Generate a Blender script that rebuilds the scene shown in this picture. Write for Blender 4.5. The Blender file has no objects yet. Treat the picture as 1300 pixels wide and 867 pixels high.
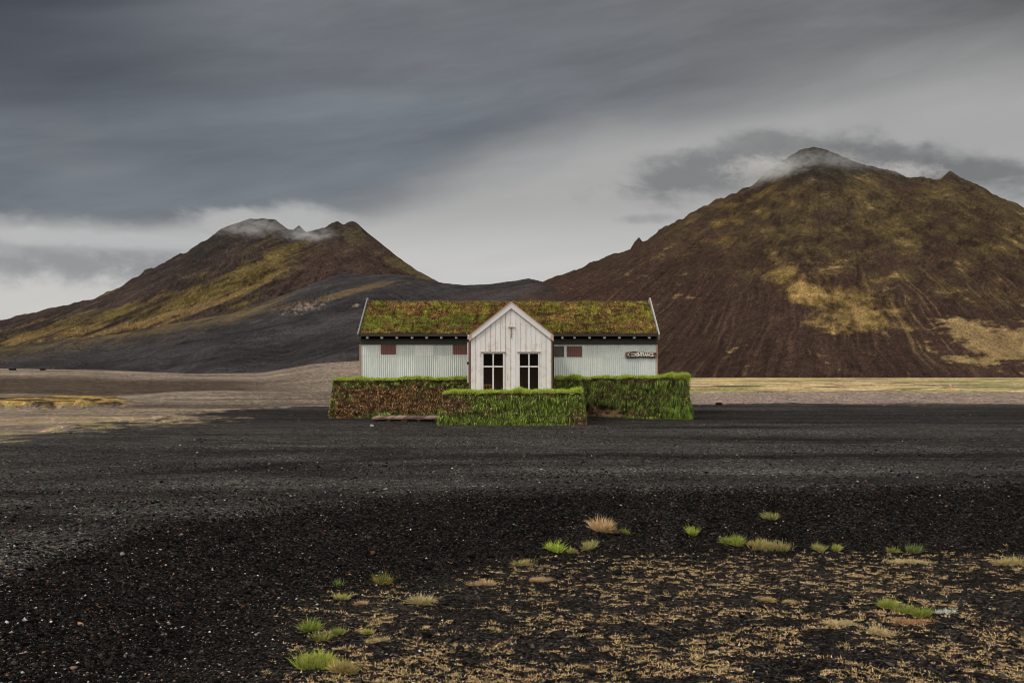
import bpy, math, random
import numpy as np
from mathutils import Vector, Matrix
random.seed(7)
RNG = np.random.default_rng(11)
SC = bpy.context.scene
COL = SC.collection
CAMZ = 2.7
F = 1264.0            # focal length in photograph pixels
HY = 460.0            # eye level row

# ------------------------------------------------------------------ noise
_P = np.random.default_rng(3).permutation(4096)
_A = np.random.default_rng(4).random(4096) * 2 * np.pi
_GX, _GY = np.cos(_A), np.sin(_A)
def perlin(x, y, seed=0):
    x = np.asarray(x, float) + seed * 37.17; y = np.asarray(y, float) + seed * 91.73
    xi = np.floor(x).astype(np.int64); yi = np.floor(y).astype(np.int64)
    fx = x - xi; fy = y - yi
    u = fx * fx * fx * (fx * (fx * 6 - 15) + 10); v = fy * fy * fy * (fy * (fy * 6 - 15) + 10)
    def g(ix, iy, dx, dy):
        h = _P[(_P[ix & 4095] + iy) & 4095]
        return _GX[h] * dx + _GY[h] * dy
    a = g(xi, yi, fx, fy); b = g(xi + 1, yi, fx - 1, fy)
    c = g(xi, yi + 1, fx, fy - 1); d = g(xi + 1, yi + 1, fx - 1, fy - 1)
    return (a + u * (b - a) + v * ((c + u * (d - c)) - (a + u * (b - a)))) * 1.5
def fbm(x, y, o=4, seed=0, gain=.5):
    s = 0; a = 1; t = 0
    for i in range(o):
        s = s + a * perlin(x * 2**i, y * 2**i, seed + i * 5); t += a; a *= gain
    return s / t
def fb2(*a, **k): return 2.1 * fbm(*a, **k)
def ridged(x, y, o=4, seed=0):
    s = 0; a = 1; t = 0
    for i in range(o):
        s = s + a * (1 - 2 * np.abs(perlin(x * 2**i, y * 2**i, seed + i * 5))); t += a; a *= .5
    return s / t
def ss(a, b, x):
    t = np.clip((x - a) / (b - a), 0, 1); return t * t * (3 - 2 * t)
def mix(a, b, m):
    a = np.asarray(a, float); b = np.asarray(b, float); m = np.asarray(m)[..., None]
    return a * (1 - m) + b * m

# ------------------------------------------------------------------ mesh helpers
def mesh_np(name, V, Fc, nv, mat, col=None, parent=None, smooth=False, loc=(0, 0, 0), col_domain='POINT'):
    """V (N,3); Fc (M,nv) faces of one size"""
    me = bpy.data.meshes.new(name)
    V = np.asarray(V, np.float32); Fc = np.asarray(Fc, np.int32)
    me.vertices.add(len(V)); me.vertices.foreach_set('co', V.ravel())
    me.loops.add(Fc.size); me.loops.foreach_set('vertex_index', Fc.ravel())
    me.polygons.add(len(Fc))
    me.polygons.foreach_set('loop_start', np.arange(0, Fc.size, nv, dtype=np.int32))
    if smooth: me.polygons.foreach_set('use_smooth', np.ones(len(Fc), bool))
    me.update(calc_edges=True)
    if col is not None:
        at = me.color_attributes.new('col', 'FLOAT_COLOR', 'POINT')
        c = np.ones((len(V), 4), np.float32); c[:, :3] = np.clip(col, 0, 1)
        at.data.foreach_set('color', c.ravel())
    me.materials.append(mat)
    o = bpy.data.objects.new(name, me); COL.objects.link(o)
    o.location = loc
    if parent: o.parent = parent
    return o
def grid_faces(nr, nc):
    i = np.arange(nr - 1)[:, None] * nc + np.arange(nc - 1)[None, :]
    return np.stack([i, i + 1, i + nc + 1, i + nc], -1).reshape(-1, 4)
class MB:
    def __init__(s): s.v = []; s.f = []; s.c = []
    def box(s, x0, x1, y0, y1, z0, z1, c=None):
        s.prism([(x0, z0), (x1, z0), (x1, z1), (x0, z1)], y0, y1, c)
    def prism(s, pts, y0, y1, c=None):
        """polygon in xz (counter clockwise from the front) pushed from y0 to y1"""
        n = len(pts); b = len(s.v)
        for (x, z) in pts: s.v.append((x, y0, z))
        for (x, z) in pts: s.v.append((x, y1, z))
        s.f.append([b + i for i in range(n)]); s.f.append([b + n + i for i in reversed(range(n))])
        for i in range(n):
            j = (i + 1) % n; s.f.append([b + j, b + i, b + n + i, b + n + j])
        s.c += [c or (.5, .5, .5)] * (2 * n)
    def bar(s, p, q, w, h, up=(0, 0, 1), c=None):
        p = Vector(p); q = Vector(q); d = (q - p).normalized(); r = d.cross(Vector(up)).normalized(); u = r.cross(d)
        b = len(s.v)
        for e in (p, q):
            for a, k in ((-1, -1), (1, -1), (1, 1), (-1, 1)):
                s.v.append(tuple(e + r * a * w / 2 + u * k * h / 2))
        s.f += [[b, b+1, b+2, b+3], [b+7, b+6, b+5, b+4]]
        for i in range(4):
            j = (i + 1) % 4; s.f.append([b + j, b + i, b + 4 + i, b + 4 + j])
        s.c += [c or (.5, .5, .5)] * 8
    def tube(s, pts, r, n=10, c=None):
        pts = [Vector(p) for p in pts]; b = len(s.v)
        for k, p in enumerate(pts):
            d = (pts[min(k + 1, len(pts) - 1)] - pts[max(k - 1, 0)]).normalized()
            a = d.orthogonal().normalized(); e = d.cross(a)
            for i in range(n):
                t = 2 * math.pi * i / n; s.v.append(tuple(p + (a * math.cos(t) + e * math.sin(t)) * r)); s.c.append(c or (.5,.5,.5))
        for k in range(len(pts) - 1):
            for i in range(n):
                j = (i + 1) % n; s.f.append([b + k*n + i, b + k*n + j, b + (k+1)*n + j, b + (k+1)*n + i])
        s.f.append([b + i for i in reversed(range(n))]); s.f.append([b + (len(pts)-1)*n + i for i in range(n)])
    def build(s, name, mat, parent=None, loc=(0, 0, 0), bevel=0):
        me = bpy.data.meshes.new(name)
        v = [(a - loc[0], b_ - loc[1], c - loc[2]) for a, b_, c in s.v] if not parent else s.v
        me.from_pydata(v, [], s.f); me.update()
        at = me.color_attributes.new('col', 'FLOAT_COLOR', 'POINT')
        c = np.ones((len(s.v), 4), np.float32); c[:, :3] = np.array(s.c)
        at.data.foreach_set('color', c.ravel())
        me.materials.append(mat)
        o = bpy.data.objects.new(name, me); COL.objects.link(o)
        if parent: o.parent = parent; o.matrix_parent_inverse = Matrix.Translation([-t for t in root_loc(parent)])
        else: o.location = loc
        if bevel:
            m = o.modifiers.new('bevel', 'BEVEL'); m.width = bevel; m.segments = 2; m.limit_method = 'ANGLE'
        return o
def root_loc(p):
    t = Vector((0, 0, 0))
    while p is not None:
        t = t + p.location + p.matrix_parent_inverse.translation; p = p.parent
    return t
def adopt(o, parent):
    o.parent = parent; o.matrix_parent_inverse = Matrix.Translation([-t for t in root_loc(parent)])
    return o
def tag(o, label=None, cat=None, group=None, kind=None):
    if label: o['label'] = label
    if cat: o['category'] = cat
    if group: o['group'] = group
    if kind: o['kind'] = kind
    return o
def empty(name, loc, label, cat, group=None):
    o = bpy.data.objects.new(name, None); COL.objects.link(o); o.location = loc
    o.empty_display_size = .3
    return tag(o, label, cat, group)

# ------------------------------------------------------------------ node DSL
class N:
    def __init__(s, nt, sock): s.nt = nt; s.s = sock
    def _m(s, op, *a):
        n = s.nt.nodes.new('ShaderNodeMath'); n.operation = op
        for i, v in enumerate((s,) + a):
            if isinstance(v, N): s.nt.links.new(v.s, n.inputs[i])
            else: n.inputs[i].default_value = v
        return N(s.nt, n.outputs[0])
    def __add__(s, o): return s._m('ADD', o)
    __radd__ = __add__
    def __sub__(s, o): return s._m('SUBTRACT', o)
    def __rsub__(s, o): return (s * -1) + o
    def __mul__(s, o): return s._m('MULTIPLY', o)
    __rmul__ = __mul__
    def __truediv__(s, o): return s._m('DIVIDE', o)
    def __pow__(s, o): return s._m('POWER', o)
    def clamp(s):
        r = s._m('ADD', 0.0); r.s.node.use_clamp = True; return r
    def sstep(s, a, b):
        n = s.nt.nodes.new('ShaderNodeMapRange'); n.interpolation_type = 'SMOOTHSTEP'
        s.nt.links.new(s.s, n.inputs['Value']); n.inputs['From Min'].default_value = a; n.inputs['From Max'].default_value = b
        return N(s.nt, n.outputs[0])
def comb(nt, x, y, z):
    n = nt.nodes.new('ShaderNodeCombineXYZ')
    for i, v in enumerate((x, y, z)):
        if isinstance(v, N): nt.links.new(v.s, n.inputs[i])
        else: n.inputs[i].default_value = v
    return n.outputs[0]
def noise(nt, vec, scale, detail=4, rough=.5, dist=0, dim='3D'):
    n = nt.nodes.new('ShaderNodeTexNoise'); n.noise_dimensions = dim
    nt.links.new(vec, n.inputs['Vector']); n.inputs['Scale'].default_value = scale
    n.inputs['Detail'].default_value = detail; n.inputs['Roughness'].default_value = rough; n.inputs['Distortion'].default_value = dist
    return N(nt, n.outputs['Fac'])
def mixc(nt, a, b, fac):
    n = nt.nodes.new('ShaderNodeMix'); n.data_type = 'RGBA'
    if isinstance(fac, N): nt.links.new(fac.s, n.inputs[0])
    else: n.inputs[0].default_value = fac
    for i, v in ((6, a), (7, b)):
        if hasattr(v, 'links'): nt.links.new(v, n.inputs[i])
        else: n.inputs[i].default_value = (*v, 1)
    return n.outputs[2]
def mulc(nt, c, fac):
    n = nt.nodes.new('ShaderNodeVectorMath'); n.operation = 'SCALE'
    nt.links.new(c, n.inputs[0]); nt.links.new(fac.s, n.inputs['Scale'])
    return n.outputs[0]
def new_mat(name):
    m = bpy.data.materials.new(name); m.use_nodes = True
    nt = m.node_tree; return m, nt, nt.nodes['Principled BSDF']
def attr(nt):
    n = nt.nodes.new('ShaderNodeAttribute'); n.attribute_name = 'col'; return n.outputs['Color']
def pos(nt, obj=True):
    n = nt.nodes.new('ShaderNodeTexCoord'); return n.outputs['Object']
def bump(nt, b, h, strength, dist):
    n = nt.nodes.new('ShaderNodeBump'); n.inputs['Strength'].default_value = strength; n.inputs['Distance'].default_value = dist
    nt.links.new(h.s, n.inputs['Height']); nt.links.new(n.outputs[0], b.inputs['Normal'])
def voronoi(nt, vec, scale, out='Distance', rnd=1):
    n = nt.nodes.new('ShaderNodeTexVoronoi'); nt.links.new(vec, n.inputs['Vector'])
    n.inputs['Scale'].default_value = scale; n.inputs['Randomness'].default_value = rnd
    return n.outputs[out]
def sepr(nt, c):
    n = nt.nodes.new('ShaderNodeSeparateColor'); nt.links.new(c, n.inputs[0]); return N(nt, n.outputs[0]), N(nt, n.outputs[1]), N(nt, n.outputs[2])

# ------------------------------------------------------------------ materials
def mat_ground():
    m, nt, b = new_mat('gravel')
    p = pos(nt)
    c = attr(nt)
    cell = voronoi(nt, p, 26, 'Color'); r, g, bl = sepr(nt, cell)
    cell2 = voronoi(nt, p, 70, 'Color'); r2, g2, b2 = sepr(nt, cell2)
    d1 = N(nt, voronoi(nt, p, 26)); d2 = N(nt, voronoi(nt, p, 70))
    n1 = noise(nt, p, 3, 6, .65)
    # a few stones are distinctly paler or redder than the cinder around them
    f = (r * r * 2.2 + .22) * (r2 * 1.1 + .45) * (n1 * 1.8 + .1)._m('MAXIMUM', .2)
    pale = g.sstep(.93, .97) * 2.6 + g2.sstep(.95, .985) * 2.5 + 1
    col = mulc(nt, c, f * pale * .96)
    col = mixc(nt, col, (.11, .055, .04), bl.sstep(.95, .99) * .45)
    nt.links.new(col, b.inputs['Base Color'])
    b.inputs['Roughness'].default_value = 1; b.inputs['Specular IOR Level'].default_value = .04
    h = (1 - d1) * .030 + (1 - d2) * .012 + n1 * .05
    bump(nt, b, h, 1, 1)
    return m
def mat_mountain(name='mountainside', rel=1.0):
    m, nt, b = new_mat(name)
    p = pos(nt); c = attr(nt)
    n1 = noise(nt, p, .12, 8, .72); n2 = noise(nt, p, .5, 4, .7)
    k = .55 + .45 * rel
    col = mulc(nt, c, ((n1 - .5) * (2.2 * k) + 1.05)._m('MAXIMUM', .2) * ((n2 - .5) * (1.8 * k) + 1))
    nt.links.new(col, b.inputs['Base Color']); b.inputs['Roughness'].default_value = 1
    b.inputs['Specular IOR Level'].default_value = .05
    bump(nt, b, n1 * (20 * rel) + n2 * (5 * rel), 1, 1)
    return m
def mat_attr(name, rough=.9, spec=.1, nsc=0, amt=0, trans=0):
    m, nt, b = new_mat(name); c = attr(nt)
    if nsc:
        n = noise(nt, pos(nt), nsc, 5, .65); c = mulc(nt, c, n * (2 * amt) + (1 - amt))
    nt.links.new(c, b.inputs['Base Color']); b.inputs['Roughness'].default_value = rough
    b.inputs['Specular IOR Level'].default_value = spec
    return m
def mat_turfcore(name='sod'):
    m, nt, b = new_mat(name); c = attr(nt); p = pos(nt)
    n = noise(nt, p, 7, 8, .75); n2 = noise(nt, p, 30, 4, .7)
    nt.links.new(mulc(nt, c, (n * 1.7 + .1) * (n2 + .5)), b.inputs['Base Color'])
    b.inputs['Roughness'].default_value = 1; b.inputs['Specular IOR Level'].default_value = .05
    bump(nt, b, n * .16 + n2 * .03, 1, 1)
    return m
def mat_corr():
    m, nt, b = new_mat('painted_corrugated_iron'); c = attr(nt); p = pos(nt)
    s = nt.nodes.new('ShaderNodeSeparateXYZ'); nt.links.new(p, s.inputs[0])
    X, Y, Z = (N(nt, o) for o in s.outputs)
    streak = noise(nt, comb(nt, X * 9, 0.0, Z * .7), 1, 6, .7)
    blot = noise(nt, p, 2.2, 6, .7)
    col = mulc(nt, c, streak * .45 + blot * .42 + .56)
    rust = (noise(nt, comb(nt, X * 16, 0.0, Z * 1.2), 1, 5, .75) * .6 + blot * .4).sstep(.53, .68)
    col = mixc(nt, col, (.20, .155, .115), rust * .75)
    nt.links.new(col, b.inputs['Base Color']); b.inputs['Roughness'].default_value = .55
    bump(nt, b, streak * .004 + blot * .01, .6, 1)
    return m
def mat_boards(name, base, under, dark, amt=.5, axis='z'):
    """weathered wood: wash worn off along the grain, knots, dark joints"""
    m, nt, b = new_mat(name); p = pos(nt); c = attr(nt)
    s = nt.nodes.new('ShaderNodeSeparateXYZ'); nt.links.new(p, s.inputs[0])
    X, Y, Z = (N(nt, o) for o in s.outputs)
    if axis == 'z': g = comb(nt, X * 30, Y * 4, Z * 1.1)
    elif axis == 'x': g = comb(nt, X * 1.1, Y * 30, Z * 30)
    else: g = comb(nt, X * 30, Y * 1.1, Z * 30)
    grain = noise(nt, g, 1, 6, .7, .3)
    blot = noise(nt, p, 3.5, 5, .65)
    fleck = noise(nt, comb(nt, X * 13, Y * 3, Z * 4.5), 1, 3, .5)
    wear = (grain * .55 + blot * .45).sstep(.50, .66) * amt
    col = mixc(nt, base, under, wear)
    col = mixc(nt, col, dark, fleck.sstep(.70, .76) * .5)
    v = nt.nodes.new('ShaderNodeVectorMath'); v.operation = 'MULTIPLY'; nt.links.new(col, v.inputs[0]); nt.links.new(c, v.inputs[1])
    nt.links.new(v.outputs[0], b.inputs['Base Color']); b.inputs['Roughness'].default_value = .75
    b.inputs['Specular IOR Level'].default_value = .25
    bump(nt, b, grain * .008, .8, 1)
    return m
def mat_glass():
    m, nt, b = new_mat('window_glass'); nt.nodes.remove(b)
    out = nt.nodes['Material Output']
    tr = nt.nodes.new('ShaderNodeBsdfTransparent'); tr.inputs[0].default_value = (.8, .82, .8, 1)
    gl = nt.nodes.new('ShaderNodeBsdfGlossy'); gl.inputs['Roughness'].default_value = .03
    fr = nt.nodes.new('ShaderNodeFresnel'); fr.inputs[0].default_value = 1.5
    nz = noise(nt, pos(nt), 1.3, 2, .5); bm = nt.nodes.new('ShaderNodeBump'); bm.inputs['Strength'].default_value = .25; bm.inputs['Distance'].default_value = .02
    nt.links.new(nz.s, bm.inputs['Height']); nt.links.new(bm.outputs[0], gl.inputs['Normal'])
    mx = nt.nodes.new('ShaderNodeMixShader'); nt.links.new(fr.outputs[0], mx.inputs[0]); nt.links.new(tr.outputs[0], mx.inputs[1]); nt.links.new(gl.outputs[0], mx.inputs[2])
    nt.links.new(mx.outputs[0], out.inputs['Surface'])
    return m
M = dict(
    ground=mat_ground(), mountain=mat_mountain('mountainside', .75), hill=mat_mountain('cinder_slope', .3),
    grass=mat_attr('grass_blades', .8, .15), stone=mat_attr('stones', .95, .08, 60, .3),
    rock=mat_turfcore('rough_rock'), core=mat_turfcore(), corr=mat_corr(),
    gable=mat_boards('whitewashed_boards', (.74, .725, .71), (.46, .33, .24), (.20, .12, .08), .85),
    trim=mat_boards('white_trim', (.66, .64, .625), (.50, .40, .34), (.25, .16, .11), .35, 'y'),
    bare=mat_boards('bare_wood', (.50, .34, .26), (.40, .27, .20), (.15, .08, .05), .6, 'y'),
    dark=mat_boards('tarred_boards', (.050, .050, .045), (.08, .075, .065), (.02, .02, .02), .7, 'x'),
    brown=mat_boards('brown_boards', (.10, .065, .05), (.16, .11, .085), (.03, .02, .015), .7),
    grey=mat_boards('grey_boards', (.20, .19, .18), (.30, .28, .26), (.06, .05, .05), .8, 'y'),
    deck=mat_boards('deck_wood', (.20, .145, .115), (.28, .21, .17), (.06, .045, .035), .8, 'y'),
    inside=mat_boards('inside_boards', (.42, .26, .17), (.55, .36, .24), (.02, .014, .01), .7),
    glass=mat_glass())

# ------------------------------------------------------------------ ground shape
RIM = [(-5.4, -30), (-5.4, 0), (-6.4, 7), (-6.7, 11.6), (-6.5, 13.8), (-6.1, 16.0), (-5.1, 17.6), (-3.9, 18.7), (-2.3, 19.6), (-.8, 20.8), (1.0, 21.1), (4.2, 21.4), (8, 21.7), (11.3, 22.1), (22, 22.9), (60, 26)]
HOLE = RIM + [(60, -30)]
PLAT = [(-60, -30), (-40, 2), (-24, 24), (-17.6, 34), (-16.3, 41), (-16.2, 46), (-15.6, 52), (-14.9, 58), (-11.5, 62), (-4, 64), (5, 64.5), (20, 64.6), (34, 66), (60, 70), (120, 80), (120, -30)]
def seg_dist(poly, x, y):
    d = np.full(x.shape, 1e9)
    for (ax, ay), (bx, by) in zip(poly[:-1], poly[1:]):
        dx, dy = bx - ax, by - ay
        t = np.clip(((x - ax) * dx + (y - ay) * dy) / (dx * dx + dy * dy), 0, 1)
        d = np.minimum(d, np.hypot(x - ax - t * dx, y - ay - t * dy))
    return d
def inside(poly, x, y):
    r = np.zeros(x.shape, bool); n = len(poly)
    for i in range(n):
        ax, ay = poly[i]; bx, by = poly[(i + 1) % n]
        if ay == by: continue
        c = ((ay > y) != (by > y)) & (x < (bx - ax) * (y - ay) / (by - ay) + ax)
        r ^= c
    return r
def hollow_s(x, y):
    s = seg_dist(RIM, x, y); s = np.where(inside(HOLE, x, y), s, -s)
    return s + .45 * fbm(x * .35, y * .35, 3, 1) + .08 * fbm(x * 2.2, y * 2.2, 2, 2)
def plat_s(x, y):
    s = seg_dist(PLAT[:-1], x, y); s = np.where(inside(PLAT, x, y), -s, s)
    return s + 4.5 * fbm(x * .09, y * .09, 3, 6) + 1.8 * fbm(x * .5, y * .5, 3, 7)
DU = [-2.0, -.9, -.514, -.41, -.316, -.253, -.198, -.154, -.10, -.01, .05, .2]
DZ = [466, 466, 467, 468.5, 473.5, 472, 461, 457.5, 459, 473, 478, 480]
def moss_bank(x, y):
    u = x / np.maximum(y, 5)
    px = 650 + F * u
    front = 80 + 5 * fb2(px * .02, px * 0, 3, 21)
    m = ss(175, 120, px + 22 * fb2(px * .03, y * .05, 2, 23)) * ss(front - 1.5, front + 1.5, y) * ss(122, 100, y)
    return np.where(y > 60, m, 0)
def zg(x, y, fine=True):
    s = hollow_s(x, y)
    z = -.95 * (.35 * ss(-.15, 3.2, s) + .65 * np.clip(s / 2.5, 0, 1) ** .9) + .05 * np.exp(-((s + .5) / .7) ** 2)
    sw = ss(2.2, 4.5, s)
    z = z + sw * (.10 * fbm(x * .35, y * .35, 3, 31) + .04 * ridged(x * 1.2, y * 1.2, 3, 33))
    pl = ss(.5, -1.5, s)
    z = z + pl * .055 * fbm(x * .10, y * .45, 4, 41) * 1.4
    bank = ss(0, .8, s) * ss(3.6, 1.6, s)
    z = z + bank * .07 * fbm(x * 1.1, y * 1.1, 4, 45)
    z = z + .16 * np.exp(-(((x - 3.6) / 2.6) ** 2 + ((y - 49.8) / 2.0) ** 2))
    q = plat_s(x, y)
    z = z - ss(0, 6, q) * (.4 + .35 * ss(-4, -14, x))
    z = z - .0128 * np.maximum(y - 64, 0)
    u = x / np.maximum(y, 5)
    zc = CAMZ - (np.interp(u, DU, DZ) + .8 * fbm(u * 8, u * 0, 3, 51) - HY) * 300 / F
    zp = -.4 - .0128 * (300 - 64)
    wl = ss(.02, -.05, u)
    z = z + wl * np.maximum(zc - zp, 0) * np.where(y < 300, ss(135, 300, y), np.exp(-((y - 300) / 70) ** 2))
    z = z + ss(-.40, -.33, u) * ss(.0, -.05, u) * (.60 + .15 * fbm(u * 14, y * .02, 2, 53)) * np.exp(-((y - 122) / np.where(y < 122, 22, 13)) ** 2)
    z = z + moss_bank(x, y) * (.50 + .30 * fbm(x * .15, y * .15, 3, 61))
    far = ss(66, 110, y)
    z = z + far * (.22 * fbm(x * .03, y * .05, 4, 71) + .12 * ridged(x * .12, y * .2, 3, 73) * ss(-.02, .05, u))
    z = z + ss(-2, 3, q) * (1 - far) * .10 * fbm(x * .3, y * .3, 3, 75)
    # ground swallows down below the mountains' feet
    z = z - ss(1000, 1500, y) * 60
    return z
def at(px, py):
    u = (px - 650) / F
    y = np.concatenate([np.linspace(7, 70, 3000), np.linspace(70, 900, 3000)])
    z = zg(u * y, y); p = HY - F * (z - CAMZ) / y
    i = int(np.argmax(p < py)); i = max(i, 1)
    return float(u * y[i]), float(y[i]), float(z[i])

def ground_color(x, y):
    s = hollow_s(x, y); q = plat_s(x, y); u = x / np.maximum(y, 5)
    px = 650 + F * u
    n1 = fb2(x * .07, y * .5, 5, 81, .6); n2 = fb2(x * .4, y * .4, 5, 83, .6); n3 = fb2(x * .035, y * .22, 3, 85)
    base = np.ones(x.shape + (3,)) * np.array([.0345, .0318, .0290])
    v = 1 + .55 * n1 + .25 * n2 + .3 * n3
    ruts = 0
    c = base * np.clip(v, .35, 2)[..., None]
    # paler line of coarse gravel raked along the rim, darker pad by the house
    rimb = np.exp(-((s + .7) / .5) ** 2)
    c = mix(c, c * 1.35, rimb)
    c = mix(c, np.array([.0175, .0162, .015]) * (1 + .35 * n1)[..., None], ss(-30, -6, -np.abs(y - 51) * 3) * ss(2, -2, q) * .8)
    tr = fb2(s * .55 + .2 * fbm(x * .2, y * .2, 2, 86), (x + y) * .03, 4, 87) * ss(-16, -9, s)
    c = c * (1 + .40 * tr)[..., None]
    for (cx, cy, rr) in ((14, 88, 58.5), (14, 88, 60.3), (-30, 75, 41.0), (-30, 75, 42.8), (40, 90, 63.0), (40, 90, 64.7)):
        dd = np.hypot(x - cx, y - cy) - rr + .3 * fbm(x * .15, y * .15, 2, 88)
        c = c * (1 - .34 * np.exp(-(dd / .22) ** 2) * ss(-.5, .3, fb2(x * .2, y * .2, 2, 89)) + .22 * np.exp(-((np.abs(dd) - .42) / .14) ** 2))[..., None]
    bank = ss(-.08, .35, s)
    c = mix(c, np.array([.0092, .0079, .0068]) * (1 + .3 * n2)[..., None], bank)  # bank darkened in the colour: coarser cinder plus the shade of its slope
    c = mix(c, np.array([.0185, .0155, .0130]) * (1 + .3 * n2)[..., None], ss(2.4, 4.0, s))
    # outside the platform
    L = np.array([.165, .131, .100]) * (1 + .35 * fb2(x * .05, y * .06, 4, 91) + .25 * n2)[..., None]
    L = mix(L, np.array([.30, .225, .140]) * (1 + .4 * n2)[..., None], ss(30, 5, q) * ss(.0, .35, fb2(x * .05, y * .12, 4, 93) + .25) * ss(.05, 0, u) * .8)
    yel = ss(.12, .5, fb2(x * .9, y * .9, 4, 95)) * ss(11, 1, q) * ss(-.32, -.42, u)
    L = mix(L, np.array([.24, .21, .06]), yel * .8)
    # darker band on the back of the low ridge
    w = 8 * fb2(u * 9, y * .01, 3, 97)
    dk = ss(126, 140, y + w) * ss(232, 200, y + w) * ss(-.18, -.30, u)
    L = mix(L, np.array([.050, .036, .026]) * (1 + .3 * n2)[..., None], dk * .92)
    dk2 = ss(76, 79, y) * ss(90, 84, y + w * .3) * ss(-.42, -.38, u) * ss(-.20, -.26, u)
    L = mix(L, np.array([.065, .050, .038]), dk2 * .8)
    dk3 = ss(.1, .35, fb2(x * .03 + 9, y * .25, 4, 98)) * ss(60, 75, y) * ss(125, 100, y) * ss(0, -.05, u)
    L = mix(L, np.array([.075, .058, .044]), dk3 * .75)
    mb = moss_bank(x, y)
    mossn = ss(-.25, .2, fb2(x * .25, y * .25, 4, 99))
    L = mix(L, mix(np.array([.05, .037, .022]) * np.ones(x.shape + (3,)), np.array([.30, .20, .065]) * (1 + .4 * n2)[..., None], mossn), ss(.05, .5, mb))
    # right-hand plain
    R = np.array([.215, .165, .132]) * (1 + .25 * n2)[..., None]
    gl = ss(116, 136, y + 6 * fb2(x * .02, y * .02, 3, 103))
    g = np.array([.42, .31, .155]) * (1 + .35 * fb2(x * .04, y * .05, 4, 105))[..., None]
    ly = np.log(np.maximum(y, 30))
    g = g * (1 + .22 * fb2(px * .05, ly * 14, 3, 106))[..., None]
    g = mix(g, np.array([.155, .18, .05]), ss(.05, .45, fb2(px * .006, ly * 5, 4, 107) + .25 * ss(200, 330, y)) * .75)
    g = mix(g, np.array([.15, .115, .095]), ss(.25, .5, fb2(px * .009, ly * 7 + 40, 4, 109)) * .8)
    g = mix(g, np.array([.40, .30, .16]), ss(.2, .6, fb2(px * .012, ly * 9 + 90, 4, 110)) * .6)
    g = mix(g, np.array([.04, .03, .022]), ss(.55, .8, fb2(px * .010 + 5, ly * 8 + 70, 4, 111)) * .85)
    R = mix(R, g, gl)
    P = mix(L, R, ss(-.02, .03, u))
    rn = np.random.default_rng(5).normal(size=x.shape)
    P = P * (1 + .26 * rn * ss(60, 75, y) * ss(500, 250, y)).clip(.35, 1.8)[..., None] * (1 + .08 * np.random.default_rng(6).normal(size=x.shape + (3,)))
    c = mix(c, P, ss(-1.2, 1.6, q + 1.6 * fb2(x * 1.3, y * 1.3, 3, 112)))
    return np.clip(c, .004, .8)

def build_ground():
    nc = 1000
    A = 15.0
    U = np.linspace(-1, 1, nc); U = .56 * U + .9 * U ** 5            # finer towards the middle of the view
    pyr = np.linspace(1000, 477.6, 760)
    d = (2.9) * F / (pyr - 476.3 + 9)                                  # rows spaced evenly as seen
    d = np.unique(np.concatenate([np.linspace(-11, 7, 60), d[d > 7], np.linspace(64, 330, 260), np.geomspace(330, 1600, 90)]))
    y = d[:, None] * np.ones(nc)[None]; x = (d[:, None] + A) * U[None]
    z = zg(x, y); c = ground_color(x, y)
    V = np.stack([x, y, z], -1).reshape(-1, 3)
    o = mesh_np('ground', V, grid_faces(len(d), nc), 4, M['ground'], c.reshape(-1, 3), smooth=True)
    return tag(o, kind='structure')
build_ground()

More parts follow.
